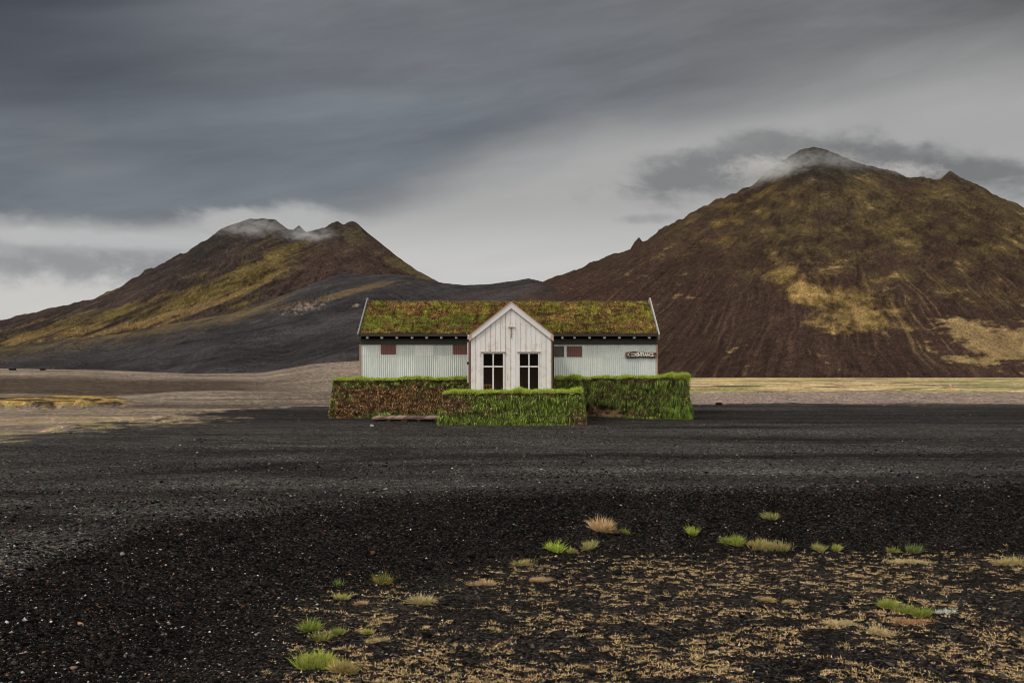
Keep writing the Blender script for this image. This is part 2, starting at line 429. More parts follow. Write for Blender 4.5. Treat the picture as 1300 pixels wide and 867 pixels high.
# ------------------------------------------------------------------ mountains
def fan(name, pts, R, d0, base, prof, summit, colorfn, u0, u1, nc, nr, gully, rough, back=.6, jag=0, detail=None, seed=0, mat='mountain'):
    """a mountain: front slope from its foot to its ridge and a back slope beyond; gullies fan down from the summit"""
    U = np.linspace(u0, u1, nc)
    px = 650 + F * U
    P = np.array(pts, float)
    sil = np.interp(px, P[:, 0], P[:, 1])
    k = np.hanning(61); k /= k.sum()
    smooth = np.convolve(np.pad(sil, 30, 'edge'), k, 'valid')
    sil = sil + jag * fbm(px * .045, px * 0, 5, seed + 3, .6) * np.interp(px, P[:, 0], P[:, 2])
    Ru = R(px); D0 = d0(px)
    zr = CAMZ + (HY - sil) / F * Ru; zs = CAMZ + (HY - smooth) / F * Ru
    zb = base(px)
    t = np.concatenate([np.linspace(0, 1, nr), 1 + np.linspace(0, back, 50)[1:]])[:, None]
    y = D0[None] + (Ru - D0)[None] * t
    x = U[None] * y
    tt = np.minimum(t, 1)
    H = zs[None] * (1 - tt ** 7) + zr[None] * tt ** 7
    f = prof(tt)
    z = zb[None] + (H - zb[None]) * f
    z = np.where(t > 1, z - (zr - zb)[None] * ((t - 1) / back) ** 1.15 * 1.1, z)
    sx = (summit[0] - 650) / F * summit[1]; sy = summit[1]
    phi = np.arctan2(x - sx, sy - y); r = np.hypot(x - sx, sy - y)
    env = (np.sin(np.pi * np.clip(tt, 0, 1)) ** .6) * ss(0, .06, tt) * (t <= 1)
    env = env * (1 - ss(.86, .985, tt)) + 0
    rr = r / 300
    wob = .06 * fbm(x * .004, y * .004, 3, seed + 9)
    g = ridged((phi + wob) * 9, rr * .35, 3, seed + 11) * 1.0 + .5 * ridged((phi + wob) * 26, rr * .5, 3, seed + 13) + .22 * fbm((phi + wob) * 75, rr * .8, 2, seed + 14)
    z = z + env * gully * g * ss(20, 220, r)
    z = z + env * rough * fbm(x * .012, y * .012, 5, seed + 15, .6)
    if detail is not None: z = z + detail(x, y, px[None] + 0 * z, HY - F * (z - CAMZ) / y, tt, env)
    # never let the roughness push a slope above its own ridge line as seen at the foot
    pyy = HY - F * (z - CAMZ) / y; pxx = px[None] + 0 * z
    c = colorfn(x, y, z, pxx, pyy, phi, r, tt, g)
    c = c * (.80 if mat == 'hill' else .88) * (1 + .24 * np.random.default_rng(seed).normal(size=x.shape)).clip(.4, 1.8)[..., None] * (1 + .07 * np.random.default_rng(seed + 1).normal(size=x.shape + (3,)))
    V = np.stack([x, y, z], -1).reshape(-1, 3)
    o = mesh_np(name, V, grid_faces(len(t), nc), 4, M[mat], c.reshape(-1, 3), smooth=True)
    return tag(o, kind='structure')
def blob(px, py, cx, cy, rx, ry, a=0):
    a = math.radians(a); dx = px - cx; dy = py - cy
    X = dx * math.cos(a) + dy * math.sin(a); Y = -dx * math.sin(a) + dy * math.cos(a)
    return np.exp(-((X / rx) ** 2 + (Y / ry) ** 2))

# right-hand mountain (third number: how craggy the crest is there)
RP = [(480, 420, .3), (560, 400, .3), (640, 375, .3), (700, 353, .4), (740, 339, .5), (770, 326, .7), (800, 315, .8), (806, 306, .5), (811, 301, .3), (816, 307, .5), (822, 304, .6), (842, 290, 1),
      (870, 276, 1), (900, 259, 1), (930, 246, .8), (955, 234, .6), (980, 214, .5), (1000, 199, .4), (1015, 191, .3), (1033, 187, .3), (1048, 190, .3), (1065, 197, .5), (1090, 207, .5), (1120, 214, .5),
      (1150, 222, .6), (1175, 227, .5), (1193, 228, .4), (1201, 221, .2), (1206, 217, .1), (1212, 220, .2), (1222, 226, .4), (1250, 240, .6), (1280, 254, .6), (1300, 263, .6), (1400, 310, .6), (1550, 370, .6), (1750, 430, .5)]
def col_right(x, y, z, px, py, phi, r, t, g):
    nA = fb2(x * .008, y * .008, 5, 201, .6); nB = fb2(x * .03, y * .03, 4, 203, .6); up = ss(400, 300, py)
    phi = phi + (.012 + .035 * up) * fb2(x * .006, y * .006, 3, 216) + (.003 + .012 * up) * fb2(x * .02, y * .02, 3, 217)
    st = fb2(phi * 38, r * .004, 4, 205, .65); st2 = fb2(phi * 120, r * .010, 3, 207, .6); st = st * (1 - .55 * up); st2 = st2 * (1 - .6 * up)
    patch = fb2(px * .02, py * .045, 5, 209, .62)
    red = np.array([.088, .053, .040]) * (1 + .25 * nA + .3 * st2)[..., None]
    c = red
    olive = ss(410, 270, py + 26 * nA + 16 * st + 45 * ss(960, 800, px)) * (1 - .85 * blob(px, py, 880, 390, 90, 70)) * ss(.9, .5, ss(235, 200, py))
    c = mix(c, np.array([.122, .091, .045]) * (1 + .35 * patch + .3 * st + .3 * nB)[..., None], olive * ss(-1.3, .7, patch + .5 * st + .5 * nB) * .95)
    band = blob(px, py, 1130, 300, 190, 70, 20) * ss(-.3, 1.2, patch + .5 * st + .4 * nB)
    c = mix(c, np.array([.21, .148, .052]) * (1 + .4 * nB)[..., None], np.clip(band * .6, 0, .6))
    ring = blob(px, py, 940, 272, 60, 30, -30) * ss(-.2, .6, patch + .5 * nB)
    c = mix(c, np.array([.24, .15, .05]), np.clip(ring * .8, 0, .7))
    # bright ochre apron in the middle of the face
    ap = np.maximum.reduce([blob(px, py, 1075, 385, 75, 32, 12), blob(px, py, 1010, 365, 45, 20, 35), blob(px, py, 1100, 412, 70, 13, 3), blob(px, py, 1000, 345, 30, 18, 40)])
    c = mix(c, np.array([.35, .235, .085]) * (1 + .55 * nB + .35 * st)[..., None], ss(.25, 1.15, ap + .34 * patch + .12 * st2 + .10 * st + .30 * nB + .2 * fb2(px * .12, py * .16, 3, 218)))
    # thin pale runnels fanning down to the right
    run = blob(px, py, 1215, 370, 90, 55, 25) + .8 * blob(px, py, 1180, 430, 90, 30, 20) + .5 * blob(px, py, 1120, 330, 140, 60, 20) + .35 * blob(px, py, 760, 370, 90, 40, -25) + .25*blob(px, py, 900, 430, 90, 60)
    c = mix(c, np.array([.29, .205, .100]), ss(.25, .8, st2 * .7 + st * .5) * np.clip(run, 0, 1) * .75)
    # straw-coloured ground low on the right
    lo = np.maximum.reduce([blob(px, py, 1275, 440, 75, 22, 10), blob(px, py, 1225, 418, 40, 14, 20), .9 * blob(px, py, 1340, 420, 60, 30, 0), .6 * blob(px, py, 1240, 458, 60, 8, 10)])
    c = mix(c, np.array([.48, .335, .155]) * (1 + .3 * nB)[..., None], ss(.30, .75, lo + .32 * patch + .22 * nB + .1 * st2 + .25 * fb2(px * .05 + py * .06, py * .25, 3, 219)) * .9)
    # dark rock scars
    sc = ss(.32, .60, fb2(px * .035 + py * .02, py * .05 - px * .012, 5, 215, .62)) * ss(470, 330, py) * ss(860, 960, px)
    c = mix(c, np.array([.034, .023, .020]), sc * .55)
    top = ss(245, 205, py + 14 * nA)
    c = mix(c, np.array([.055, .050, .040]) * (1 + .4 * nB)[..., None], top * .85)
    edge = ss(40, 10, 0) if False else 0
    return np.clip(c, .004, .8)
def det_right(x, y, px, py, t, env):
    return env * 4 * ridged(x * .02 + y * .006, y * .012, 4, 221) * ss(430, 300, py) * ss(180, 220, py)
fan('mountain', RP, lambda px: 1500 + 0 * px + 60 * np.sin(px * .004), lambda px: 830 + 260 * ss(1000, 500, px) + 120 * ss(1150, 1700, px), lambda px: -26 + 0 * px,
    lambda t: .035 * ss(0, .03, t) + .965 * (t ** 1.12), (1035, 1500), col_right, -.16, .82, 1150, 420, 6, 4.5, jag=9, detail=det_right, seed=230)

LP = [(-450, 500, .3), (-200, 440, .3), (-60, 417, .4), (0, 407, .5), (60, 392, .4), (120, 379, .5), (150, 366, .6), (170, 352, .8), (185, 343, .9), (200, 337, 1), (222, 326, 1), (245, 316, .8), (262, 303, .6), (280, 292, .4), (300, 283, .3),
      (318, 278, .2), (333, 277, .2), (350, 280, .3), (364, 290, .4), (372, 292, .3), (380, 287, .3), (388, 294, .4), (400, 293, .5), (410, 289, .5), (420, 285, .8), (428, 282, .9), (438, 284, .5), (447, 281, .4), (452, 283, .3),
      (462, 291, .2), (480, 306, .2), (505, 326, .2), (530, 344, .2), (548, 353, .2), (600, 380, .2), (700, 430, .2)]
def col_left(x, y, z, px, py, phi, r, t, g):
    nA = fb2(x * .010, y * .010, 5, 301, .6); nB = fb2(x * .035, y * .035, 4, 303, .6)
    # streaks run down to the lower left, along the fall of the slope
    a = px * .85 - (py) * .2; ln = fb2((py + .40 * px) * .075, (px * .9 - py * .4) * .012, 5, 305, .62)
    ln2 = fb2((py + .40 * px) * .22, (px * .9 - py * .4) * .02, 3, 307, .6)
    c = np.array([.080, .058, .050]) * (1 + .3 * nA + .3 * ln2)[..., None]
    # position above the foot of the slope, along a line falling to the left
    hh = (py - np.interp(px, [0, 150, 250, 300, 350, 400, 450, 540], [407, 366, 318, 290, 285, 292, 285, 350]))
    moss = .92 * np.maximum.reduce([blob(px, py, 330, 345, 75, 30, -38), blob(px, py, 240, 378, 110, 17, -22), blob(px, py, 90, 415, 140, 14, -14), .9 * blob(px, py, 380, 318, 50, 18, -30)])
    c = mix(c, np.array([.175, .130, .048]) * (1 + .35 * nB + .4 * ln)[..., None], ss(.25, .85, moss + .38 * ln + .25 * nB + .2 * ln2) * .95)
    pale = np.maximum.reduce([blob(px, py, 280, 382, 130, 6, -22), blob(px, py, 180, 410, 130, 6, -15), blob(px, py, 60, 425, 90, 8, -10)])
    c = mix(c, np.array([.34, .225, .095]), ss(.35, .95, pale + .4 * ln + .3 * ln2) * .8)
    # brown cone on the right with a mossy foot
    cone = ss(395, 440, px + (py - 290) * .9) * ss(372, 350, py)
    c = mix(c, np.array([.088, .058, .046]) * (1 + .3 * nB)[..., None], cone * .9)
    c = mix(c, np.array([.19, .145, .065]), ss(.3, .6, blob(px, py, 520, 342, 45, 6, 25) + .4 * ln2 + .1) * .6)
    c = mix(c, np.array([.14, .12, .06]), ss(.3, .6, blob(px, py, 450, 300, 18, 12, 25) + .3 * nB) * .5)
    top = ss(30, 6, hh) * ss(150, 260, px) * ss(450, 420, px)
    c = mix(c, np.array([.052, .044, .039]) * (1 + .4 * nB)[..., None], top * .8)
    return np.clip(c, .004, .8)
def det_left(x, y, px, py, t, env):
    return env * 9 * fbm((py + .40 * px) * .05, (px * .9 - py * .4) * .010, 5, 321, .6)
fan('mountain', LP, lambda px: 1450 + 0 * px, lambda px: 1000 + 0 * px, lambda px: -30 + 0 * px, lambda t: .03 * ss(0, .03, t) + .97 * t ** 1.25,
    (430, 1450), col_left, -1.0, .02, 1000, 300, 6, 7, jag=9, detail=det_left, seed=330)

HP = [(-600, 470, .3), (-200, 452, .3), (0, 441, .3), (60, 434, .3), (150, 424, .3), (225, 410, .3), (300, 396, .3), (345, 380, .3), (385, 366, 1), (405, 357, 1.2), (425, 350, 1.2), (445, 347, 1), (470, 349, .8), (500, 348, .6), (530, 352, .3), (560, 359, .2),
      (590, 362, .2), (620, 361, .2), (650, 357, .3), (672, 354, .3), (688, 357, .3), (702, 365, .3), (722, 382, .2), (775, 415, .1), (800, 452, 0), (812, 480, 0), (900, 520, 0)]
def col_hill(x, y, z, px, py, phi, r, t, g):
    nA = fb2(x * .012, y * .012, 5, 401, .6); nB = fb2(x * .05, y * .05, 4, 403, .6)
    ln = fb2(px * .006 + py * .01, (py + .20 * px) * .07, 5, 405, .6)
    c = np.array([.060, .054, .055]) * (1 + .22 * nA + .42 * ln + .30 * nB)[..., None]
    hh = py - np.interp(px, [p[0] for p in HP], [p[1] for p in HP])
    lm = fb2((py + .40 * px) * .09, (px * .9 - py * .4) * .012, 5, 407, .62)
    edge = ss(24, -4, hh + 20 * lm + 8 * nB) * ss(400, 300, px) * ss(-.9, .5, lm + .5 * nB)
    c = mix(c, np.array([.22, .155, .060]) * (1 + .4 * lm)[..., None], edge * .95)
    st = np.maximum.reduce([blob(px, py, 440, 372, 110, 5, -13), .8 * blob(px, py, 320, 395, 60, 5, -20), .7 * blob(px, py, 500, 362, 50, 4, -8)])
    c = mix(c, np.array([.19, .135, .07]), ss(.4, .95, st + .4 * lm + .2 * nB) * .8)
    c = mix(c, np.array([.085, .055, .043]), np.maximum(blob(px, py, 600, 378, 60, 8, -12) * .4, ss(-6, 10, (px - 700) * .42 + (py - 356) + 3 * nB)))
    cr = np.maximum(blob(px, py, 388, 390, 38, 8, -12), .8 * blob(px, py, 452, 388, 14, 4, 0))
    c = mix(c, np.array([.36, .27, .22]), ss(.5, .95, cr * .8 + .42 * fb2(px * .12 + py * .1, py * .25 - px * .05, 4, 409, .6)) * .85)
    dk = ss(.10, .7, fb2(px * .012 + 3, (py + .15 * px) * .06, 5, 411, .62))
    c = mix(c, np.array([.040, .036, .037]), dk * .7)
    return np.clip(c, .004, .8)
def det_hill(x, y, px, py, t, env):
    cr = blob(px, py, 388, 390, 38, 9, -12)
    return env * (15 * fbm(px * .008 + py * .004, (py + .16 * px) * .022, 2, 421, .4) + 10 * cr * ridged(x * .09, y * .05, 4, 423) + 2.2 * ridged(px * .006, (py + .22 * px) * .045, 2, 425))
o = fan('hill', HP, lambda px: 1180 + 0 * px, lambda px: 420 + 0 * px, lambda px: -14 + 0 * px, lambda t: .02 * ss(0, .03, t) + .98 * t ** 1.05,
    (470, 1180), col_hill, -1.05, .16, 1050, 380, .8, 1.2, jag=4, detail=det_hill, seed=430, mat='hill')

# ------------------------------------------------------------------ grass blades
def blades(P, D, L, W, C, tipC=None, bend=None):
    """each blade: a 2-segment strip (5 verts, 3 tris)"""
    n = len(P)
    r = RNG.normal(size=(n, 3)); side = np.cross(D, r); side /= np.linalg.norm(side, axis=1, keepdims=True) + 1e-9
    W = W[:, None]; L = L[:, None]
    mid = P + D * L * .55
    if bend is None: bend = np.zeros((n, 3))
    tip = P + D * L + bend * L
    V = np.stack([P - side * W / 2, P + side * W / 2, mid - side * W * .4 + bend * L * .2, mid + side * W * .4 + bend * L * .2, tip], 1)
    b = np.arange(n)[:, None] * 5
    Fc = np.concatenate([b + [0, 1, 3], b + [0, 3, 2], b + [2, 3, 4]], 0)
    if tipC is None: tipC = C
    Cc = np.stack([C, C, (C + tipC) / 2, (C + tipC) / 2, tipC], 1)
    return V.reshape(-1, 3), Fc, Cc.reshape(-1, 3)
def norm(a): return a / (np.linalg.norm(a, axis=1, keepdims=True) + 1e-9)
def pick(colors, n, w=None):
    colors = np.array(colors, float); w = np.array(w if w is not None else [1] * len(colors), float); w /= w.sum()
    c = colors[RNG.choice(len(colors), n, p=w)]
    return c * (1 + RNG.normal(0, .16, (n, 1))).clip(.5, 1.6)

# ------------------------------------------------------------------ turf walls
GREEN = np.array([.125, .185, .025]); LIME = np.array([.30, .37, .045]); DGREEN = np.array([.055, .082, .017]); STRAW = np.array([.34, .215, .085]); EARTH = np.array([.055, .035, .022]); SAND = np.array([.27, .18, .10]); OCHRE = np.array([.26, .125, .04])
def turf_wall(label, A, B, ztA, ztB, thick, batter, style, nbl, droop):
    A = np.array(A, float); B = np.array(B, float); Ln = np.linalg.norm(B - A); e = (B - A) / Ln; nrm = np.array([e[1], -e[0]])
    if nrm[1] > 0: nrm = -nrm
    ns = int(Ln / .07); nh = 30; nt_ = 14
    root = empty('turf_wall', (float((A[0]+B[0])/2), float((A[1]+B[1])/2), 0), label, 'turf wall', 'turf walls around the house')
    S = np.linspace(0, 1, ns)
    hs = np.concatenate([np.linspace(0, 1, nh), np.ones(nt_), np.linspace(1, 0, nh)[1:]])
    dep = np.concatenate([np.zeros(nh), np.linspace(0, 1, nt_ + 1)[1:], np.ones(nh - 1)])
    face = np.concatenate([np.zeros(nh), np.ones(nt_), 2 * np.ones(nh - 1)])
    s = S[:, None] + 0 * hs[None]; h = hs[None] + 0 * s; dp = dep[None] + 0 * s; fc = face[None] + 0 * s
    off = batter * (1 - h)
    along = s * Ln
    # lengthwise batter at the two ends
    along = along + (1 - h) * batter * np.where(s < .5, -1, 1) * np.clip(1 - np.minimum(s, 1 - s) * Ln / 1.5, 0, 1) * .9
    x0 = A[0] + e[0] * along; y0 = A[1] + e[1] * along
    gz = zg(x0, y0) - .06
    top = ztA + (ztB - ztA) * s + .08 * fbm(along * .8, along * 0, 3, 501 + style) + .03 * fbm(along * 2.7, dp * 2, 3, 503)
    z = gz + (top - gz) * h + np.where(fc == 1, .04 * np.sin(np.pi * dp), 0)
    lay = np.abs(((h * (top - gz) / .26 + .25 * fbm(along * .6, h * 2, 2, 505)) % 1) - .5) * 2
    disp = .10 * fbm(along * 1.1, h * 3 + fc, 4, 507 + style) + .12 * fbm(along * 4, h * 9 + fc, 3, 509) - .07 * ss(.8, 1, lay)
    if style == 2:   # crumbled hollow low down near the front wall
        disp = disp - .30 * blob(s * 100, h * 100, 36, 18, 20, 22) * (1 + fbm(along * 3, h * 5, 3, 511))
    out = np.where(fc == 0, 1, np.where(fc == 2, -1, 0)) * (disp + off)
    yy = nrm[0] * (out - dp * thick), nrm[1] * (out - dp * thick)
    X = x0 + yy[0]; Y = y0 + yy[1]
    z = z + np.where(fc == 1, disp * .5, 0)
    V = np.stack([X, Y, z], -1)
    nc_ = len(hs)
    Fq = grid_faces(ns, nc_)
    Vf = V.reshape(-1, 3); tris = np.concatenate([Fq[:, [0, 1, 2]], Fq[:, [0, 2, 3]]])
    # end caps: fan to a centre point
    caps = []; extra = []
    for k, row in ((0, 0), (1, ns - 1)):
        cidx = len(Vf) + k; extra.append(V[row].mean(0)); b = row * nc_
        for i in range(nc_ - 1):
            caps.append([cidx, b + i + (1 if k else 0), b + i + (0 if k else 1)])
    Vf = np.concatenate([Vf, np.array(extra)])
    T = np.concatenate([tris, np.array(caps)])
    a = np.concatenate([s.ravel(), [0, 1]]); hv = np.concatenate([h.ravel(), [.5, .5]]); fv = np.concatenate([fc.ravel(), [3, 3]])
    lv = np.concatenate([lay.ravel(), [0, 0]])
    core = np.ones((len(Vf), 3)) * EARTH * 1.2
    nz = fbm(a * Ln * 2, hv * 6, 4, 521 + style)
    core = mix(core, SAND, ss(.1, .5, nz) * (.25 if style != 0 else .5))
    core = mix(core, SAND * .8, ss(.55, .75, lv) * .35)
    core = mix(core, np.array([.02, .013, .010]), ss(.82, 1, lv) * .7)
    if style == 2: core = mix(core, SAND * .95, np.clip(1.6 * blob(a * 100, hv * 100, 38, 22, 22, 20), 0, 1) * ss(-.15, .15, nz) * .95)
    o = mesh_np('sod', Vf, T, 3, M['core'], core, smooth=False); adopt(o, root)
    # grass
    tri = Vf[T]; fn = np.cross(tri[:, 1] - tri[:, 0], tri[:, 2] - tri[:, 0]); area = np.linalg.norm(fn, axis=1) / 2; fn = norm(fn)
    cen = np.array([(A[0]+B[0])/2 - nrm[0]*thick/2, (A[1]+B[1])/2 - nrm[1]*thick/2, .8])
    ft = fv[T].min(1)
    fn = np.where((ft == 0)[:, None], np.where(((fn[:, :2] @ nrm) < 0)[:, None], -fn, fn), fn)
    fn = np.where((ft == 1)[:, None] & (fn[:, 2:] < 0), -fn, fn)
    fn = np.where((ft == 2)[:, None] & ((fn[:, :2] @ nrm) > 0)[:, None], -fn, fn)
    sgn = np.where(a[T].mean(1) > .5, 1, -1)
    fn = np.where((ft == 3)[:, None] & (((fn[:, :2] @ e) * sgn) < 0)[:, None], -fn, fn)
    w = area * np.where(ft == 2, .4, np.where(ft == 1, 2.2, 1))
    idx = RNG.choice(len(T), nbl, p=w / w.sum())
    r1 = np.sqrt(RNG.random(nbl)); r2 = RNG.random(nbl)
    bw = np.stack([1 - r1, r1 * (1 - r2), r1 * r2], 1)
    P = (tri[idx] * bw[:, :, None]).sum(1); Nn = fn[idx]
    ab = (a[T][idx] * bw).sum(1); hb = (hv[T][idx] * bw).sum(1); fb = ft[idx]; lb = (lv[T][idx] * bw).sum(1)
    istop = (fb == 1) | (hb > .965)
    J = RNG.normal(size=(nbl, 3)) * .45
    down = np.array([0, 0, -1.0]); up = np.array([0, 0, 1.0])
    D = np.where(istop[:, None], up * .9 + Nn * .2 + J, Nn * .75 + down * droop + J)
    D = norm(D)
    L = RNG.uniform(.035, .12, nbl) * np.where(istop, 1.15, 1.15)
    if style: L = np.where(istop, L, L * 1.3)
    bend = np.where(istop[:, None], J * .5, down * (.45 if style == 0 else .65) * np.ones((nbl, 3)))
    W = RNG.uniform(.014, .032, nbl) * (1 if style == 0 else .78)
    clump = fbm(ab * Ln * 1.6, hb * 4, 4, 531 + style); cl2 = fbm(ab * Ln * .6, hb * 2.2, 3, 533 + style)
    C = pick([EARTH * 1.3, DGREEN, GREEN], nbl)
    if style == 0:
        gtop = ss(.80, .93, hb + .12 * clump); gbot = ss(.30, .14, hb + .15 * clump) * ss(.15, .3, ab); rt = ss(.72, .95, ab + .2 * clump) * ss(.3, .8, hb + .2*clump)
        C = pick([OCHRE, STRAW * .75, EARTH * 1.3, EARTH * .7, STRAW * 1.05, OCHRE * .5], nbl, [2, 1.5, 3, 3, .9, 2])
        gr = pick([GREEN, DGREEN, DGREEN * 1.3, EARTH], nbl, [2, 3, 2, 1])
        m = RNG.random(nbl) < np.maximum.reduce([gtop * .9, gbot * .85, rt * .9, ss(.12, .4, cl2) * .35, ss(.06, 0, ab) * .6])
        C = np.where(m[:, None], gr, C)
        L = np.where(m | istop, L, L * .8)
    elif style == 1:
        gr = pick([GREEN, DGREEN, LIME * .7, EARTH * 1.2, GREEN * 1.25], nbl, [3, 4, .7, 1, 1.5])
        br = pick([EARTH, EARTH * 1.8, SAND * .75, OCHRE * .6], nbl)
        exposed = 1.15 * np.maximum.reduce([ss(.75, .95, lb) * .8 * ss(-.3, .3, cl2 * 2), ss(.30, .12, ab + .05*clump) * ss(.52, .62, hb) * ss(.97, .9, hb), ss(.12, .4, -clump) * .55, blob(ab*100, hb*100, 96, 20, 8, 30) * .9, ss(.06, .02, np.abs(hb - .45 - .04*cl2)) * ss(.45, .25, ab)])
        m = RNG.random(nbl) < exposed
        C = np.where(m[:, None], br, gr); L = np.where(m, L * .6, L * (1 + .6 * ss(0, .4, clump)))
        lime = (ss(.12, .02, hb) * ss(.25, .5, fbm(ab * 9, ab * 0, 2, 541) + .4) * ss(.92, .85, ab))
        C = np.where((RNG.random(nbl) < lime)[:, None], pick([LIME, np.array([.28, .25, .03])], nbl), C)
    else:
        gr = pick([GREEN, DGREEN, DGREEN * .8, EARTH * 1.4, GREEN * 1.2, OCHRE * .5], nbl, [2.2, 5, 2, 1.5, .8, .5])
        br = pick([EARTH, SAND * .8, SAND * 1.25, EARTH * .5], nbl)
        ex = 1.25 * np.maximum.reduce([ss(.75, .95, lb) * .8 * ss(-.2, .4, cl2 * 2), blob(ab*100, hb*100, 40, 62, 40, 6) * .6, 1.2 * blob(ab*100, hb*100, 36, 20, 18, 20), blob(ab*100, hb*100, 62, 22, 16, 8) * .8, blob(ab*100, hb*100, 62, 60, 30, 7) * .7, blob(ab*100, hb*100, 99, 62, 3, 25), .45 * ss(.15, .4, -clump)])
        m = RNG.random(nbl) < ex
        C = np.where(m[:, None], br, gr)
        keep = blob(ab*100, hb*100, 37, 20, 17, 18) > .35
        L = np.where(m, L * .5, L * (1 + .5 * ss(0, .4, clump) + .7 * ss(.75, 1, ab)))
        L = np.where(keep, L * np.where(clump > .02, .45, .0) + .012, L)
        C = np.where(((ab > .86) & (RNG.random(nbl) < .75) & (hb < .6))[:, None], pick([GREEN * 1.1, GREEN * .8, DGREEN*1.3], nbl), C)
        lime = ss(.13, .03, hb) * ss(.55, .68, ab) * ss(-.2, .2, fbm(ab * 14, ab * 0, 2, 543))
        C = np.where((RNG.random(nbl) < lime)[:, None], pick([LIME * 1.1, np.array([.33, .32, .03])], nbl), C)
    hf = fb2(ab * Ln * 7, hb * 12, 3, 551) + .8 * fb2(ab * Ln * 2.5, hb * 9, 3, 553)
    C = C * (1 + (.9 if style == 0 else .95) * hf).clip(.3, 2.4)[:, None] * (1.85 if style == 0 else 1.35)
    C = np.where(istop[:, None], pick([GREEN * 1.4, LIME * .9, GREEN, STRAW * .8, LIME * 1.15], nbl, [2.6, 2.8, 1.4, .8, 1.8]) * 1.35, C)  # green crest blades, light from overhead also put into their brighter colour
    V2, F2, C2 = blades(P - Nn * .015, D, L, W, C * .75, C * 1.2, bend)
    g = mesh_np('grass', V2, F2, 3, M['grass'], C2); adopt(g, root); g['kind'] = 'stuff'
    return root
turf_wall('low front turf wall covered in hanging green grass, before the white gable and its windows', (-2.95, 42.85), (2.98, 42.85), 1.32, 1.40, 1.25, .26, 1, 80000, 1.1)
turf_wall('straw-brown turf wall with green crest, left of the porch and behind the boardwalk', (-8.62, 48.15), (-1.95, 48.15), 1.80, 1.87, 1.15, .24, 0, 60000, .5)
turf_wall('shaggy dark green turf wall with crumbled sods, right of the porch under the carved sign', (1.85, 49.0), (8.15, 46.9), 1.86, 1.98, 1.0, .16, 2, 90000, 1.1)

# ------------------------------------------------------------------ the house
XL, XR = -7.62, 7.27
YF, YB, YR = 50.0, 55.8, 52.9
ZE, ZR = 4.08, 5.93
house = empty('turf_roof_house', (-.1, 50, 0), 'long pale corrugated house with grassy turf roof and a white boarded gable porch', 'house')
PX0, PX1 = -1.90, 1.80      # porch
def corrugated(name, x0, x1, z0, z1, yb, parent, tones, sheet=.92, period=.105, amp=.017, flip=1, horiz=None):
    V = []; Fc = []; C = []
    xs = x0; k = 0
    while xs < x1 - .02:
        xe = min(xs + sheet, x1)
        n = max(4, int((xe - xs + .04) / period * 8)); X = np.linspace(xs - (.03 if k else 0), xe, n)
        zz = [z0, (horiz or (z0 + z1) / 2), z1]
        for rrow in range(2 if horiz else 1):
            za, zb_ = (zz[rrow], zz[rrow + 1]) if horiz else (z0, z1)
            yo = yb - flip * (.004 * (k % 2) + .006 * rrow) - .0
            tone = tones[RNG.integers(len(tones))]; tone = np.array(tone) * (1 + RNG.normal(0, .035))
            rowsz = np.linspace(za - (.06 if rrow else 0), zb_, 5)
            b = len(V)
            for zq in rowsz:
                for xq in X:
                    V.append((xq, yo - flip * amp * math.sin(2 * math.pi * xq / period), zq)); C.append(tone)
            Fc.append(grid_faces(5, n) + b)
        xs = xe; k += 1
    o = mesh_np(name, np.array(V), np.concatenate(Fc), 4, M['corr'], np.array(C), smooth=True)
    return adopt(o, parent)
PAINT = [(.65, .695, .66), (.58, .63, .60), (.71, .73, .69), (.64, .68, .64)]
corrugated('corrugated_wall', XL, PX0 - .02, 0, 3.62, YF, house, PAINT, horiz=3.10)
corrugated('corrugated_wall', PX1 + .02, XR, 0, 3.62, YF, house, PAINT, horiz=3.02)
GREYP = [(.30, .29, .27), (.36, .35, .32)]
RUST = [(.155, .062, .048), (.17, .075, .058)]
def panel(px0, px1, z0, z1, tones, label):
    k = YF / F
    o = corrugated('wall_panel', (px0 - 650) * k, (px1 - 650) * k, z0, z1, YF - .030, house, tones)
    o['label'] = label
panel(483.5, 503, 3.10, 3.60, RUST, 'rust red corrugated panel near left end')
panel(575, 594.5, 3.10, 3.60, RUST, 'rust red corrugated panel left of porch')
panel(702.5, 716, 2.98, 3.52, [(.085, .062, .055)], 'dark brown corrugated panel right of porch')
panel(719.5, 739, 2.98, 3.52, RUST, 'rust red corrugated panel right of porch')
# carcass behind the sheets
def carcass(name, boxes, mat):
    m = MB()
    for b in boxes: m.box(*b, c=(1, 1, 1))
    return m.build(name, mat, house)
m = MB()   # end walls with gables, back wall
for x0, x1 in ((XL + .02, XL + .14), (XR - .14, XR - .02)):
    b = len(m.v); ys = [(YF + .05, 0), (YB, 0), (YB, 3.95), (YR, ZR - .22), (YF + .05, 3.95)]
    for xx in (x0, x1):
        for (yy, zz) in ys: m.v.append((xx, yy, zz)); m.c.append((1, 1, 1))
    n = 5; m.f.append([b + i for i in range(n)][::-1]); m.f.append([b + n + i for i in range(n)])
    for i in range(n): j = (i + 1) % n; m.f.append([b + i, b + j, b + n + j, b + n + i])
m.box(XL + .14, XR - .14, YB - .12, YB, 0, 3.9, (1, 1, 1)); m.box(XL + .14, XR - .14, YF + .06, YF + .14, 0, 3.9, (1, 1, 1))
m.build('end_wall', M['brown'], house)
for x0, x1, nm in ((XL, PX0 - .03, 'a'), (PX1 + .03, XR, 'b')):
    m = MB(); m.box(x0 + .02, x1, YF - .075, YF + .04, 3.60, 3.875, (1, 1, 1)); m.build('frieze_board', M['dark'], house)
    m = MB(); m.box(x0 + .03, x1, YF + .02, YF + .05, 3.88, 4.02, (.35, .3, .3)); m.build('recess_shade_strip', M['dark'], house)  # dark strip behind the rafter ends, eave shade put into its colour
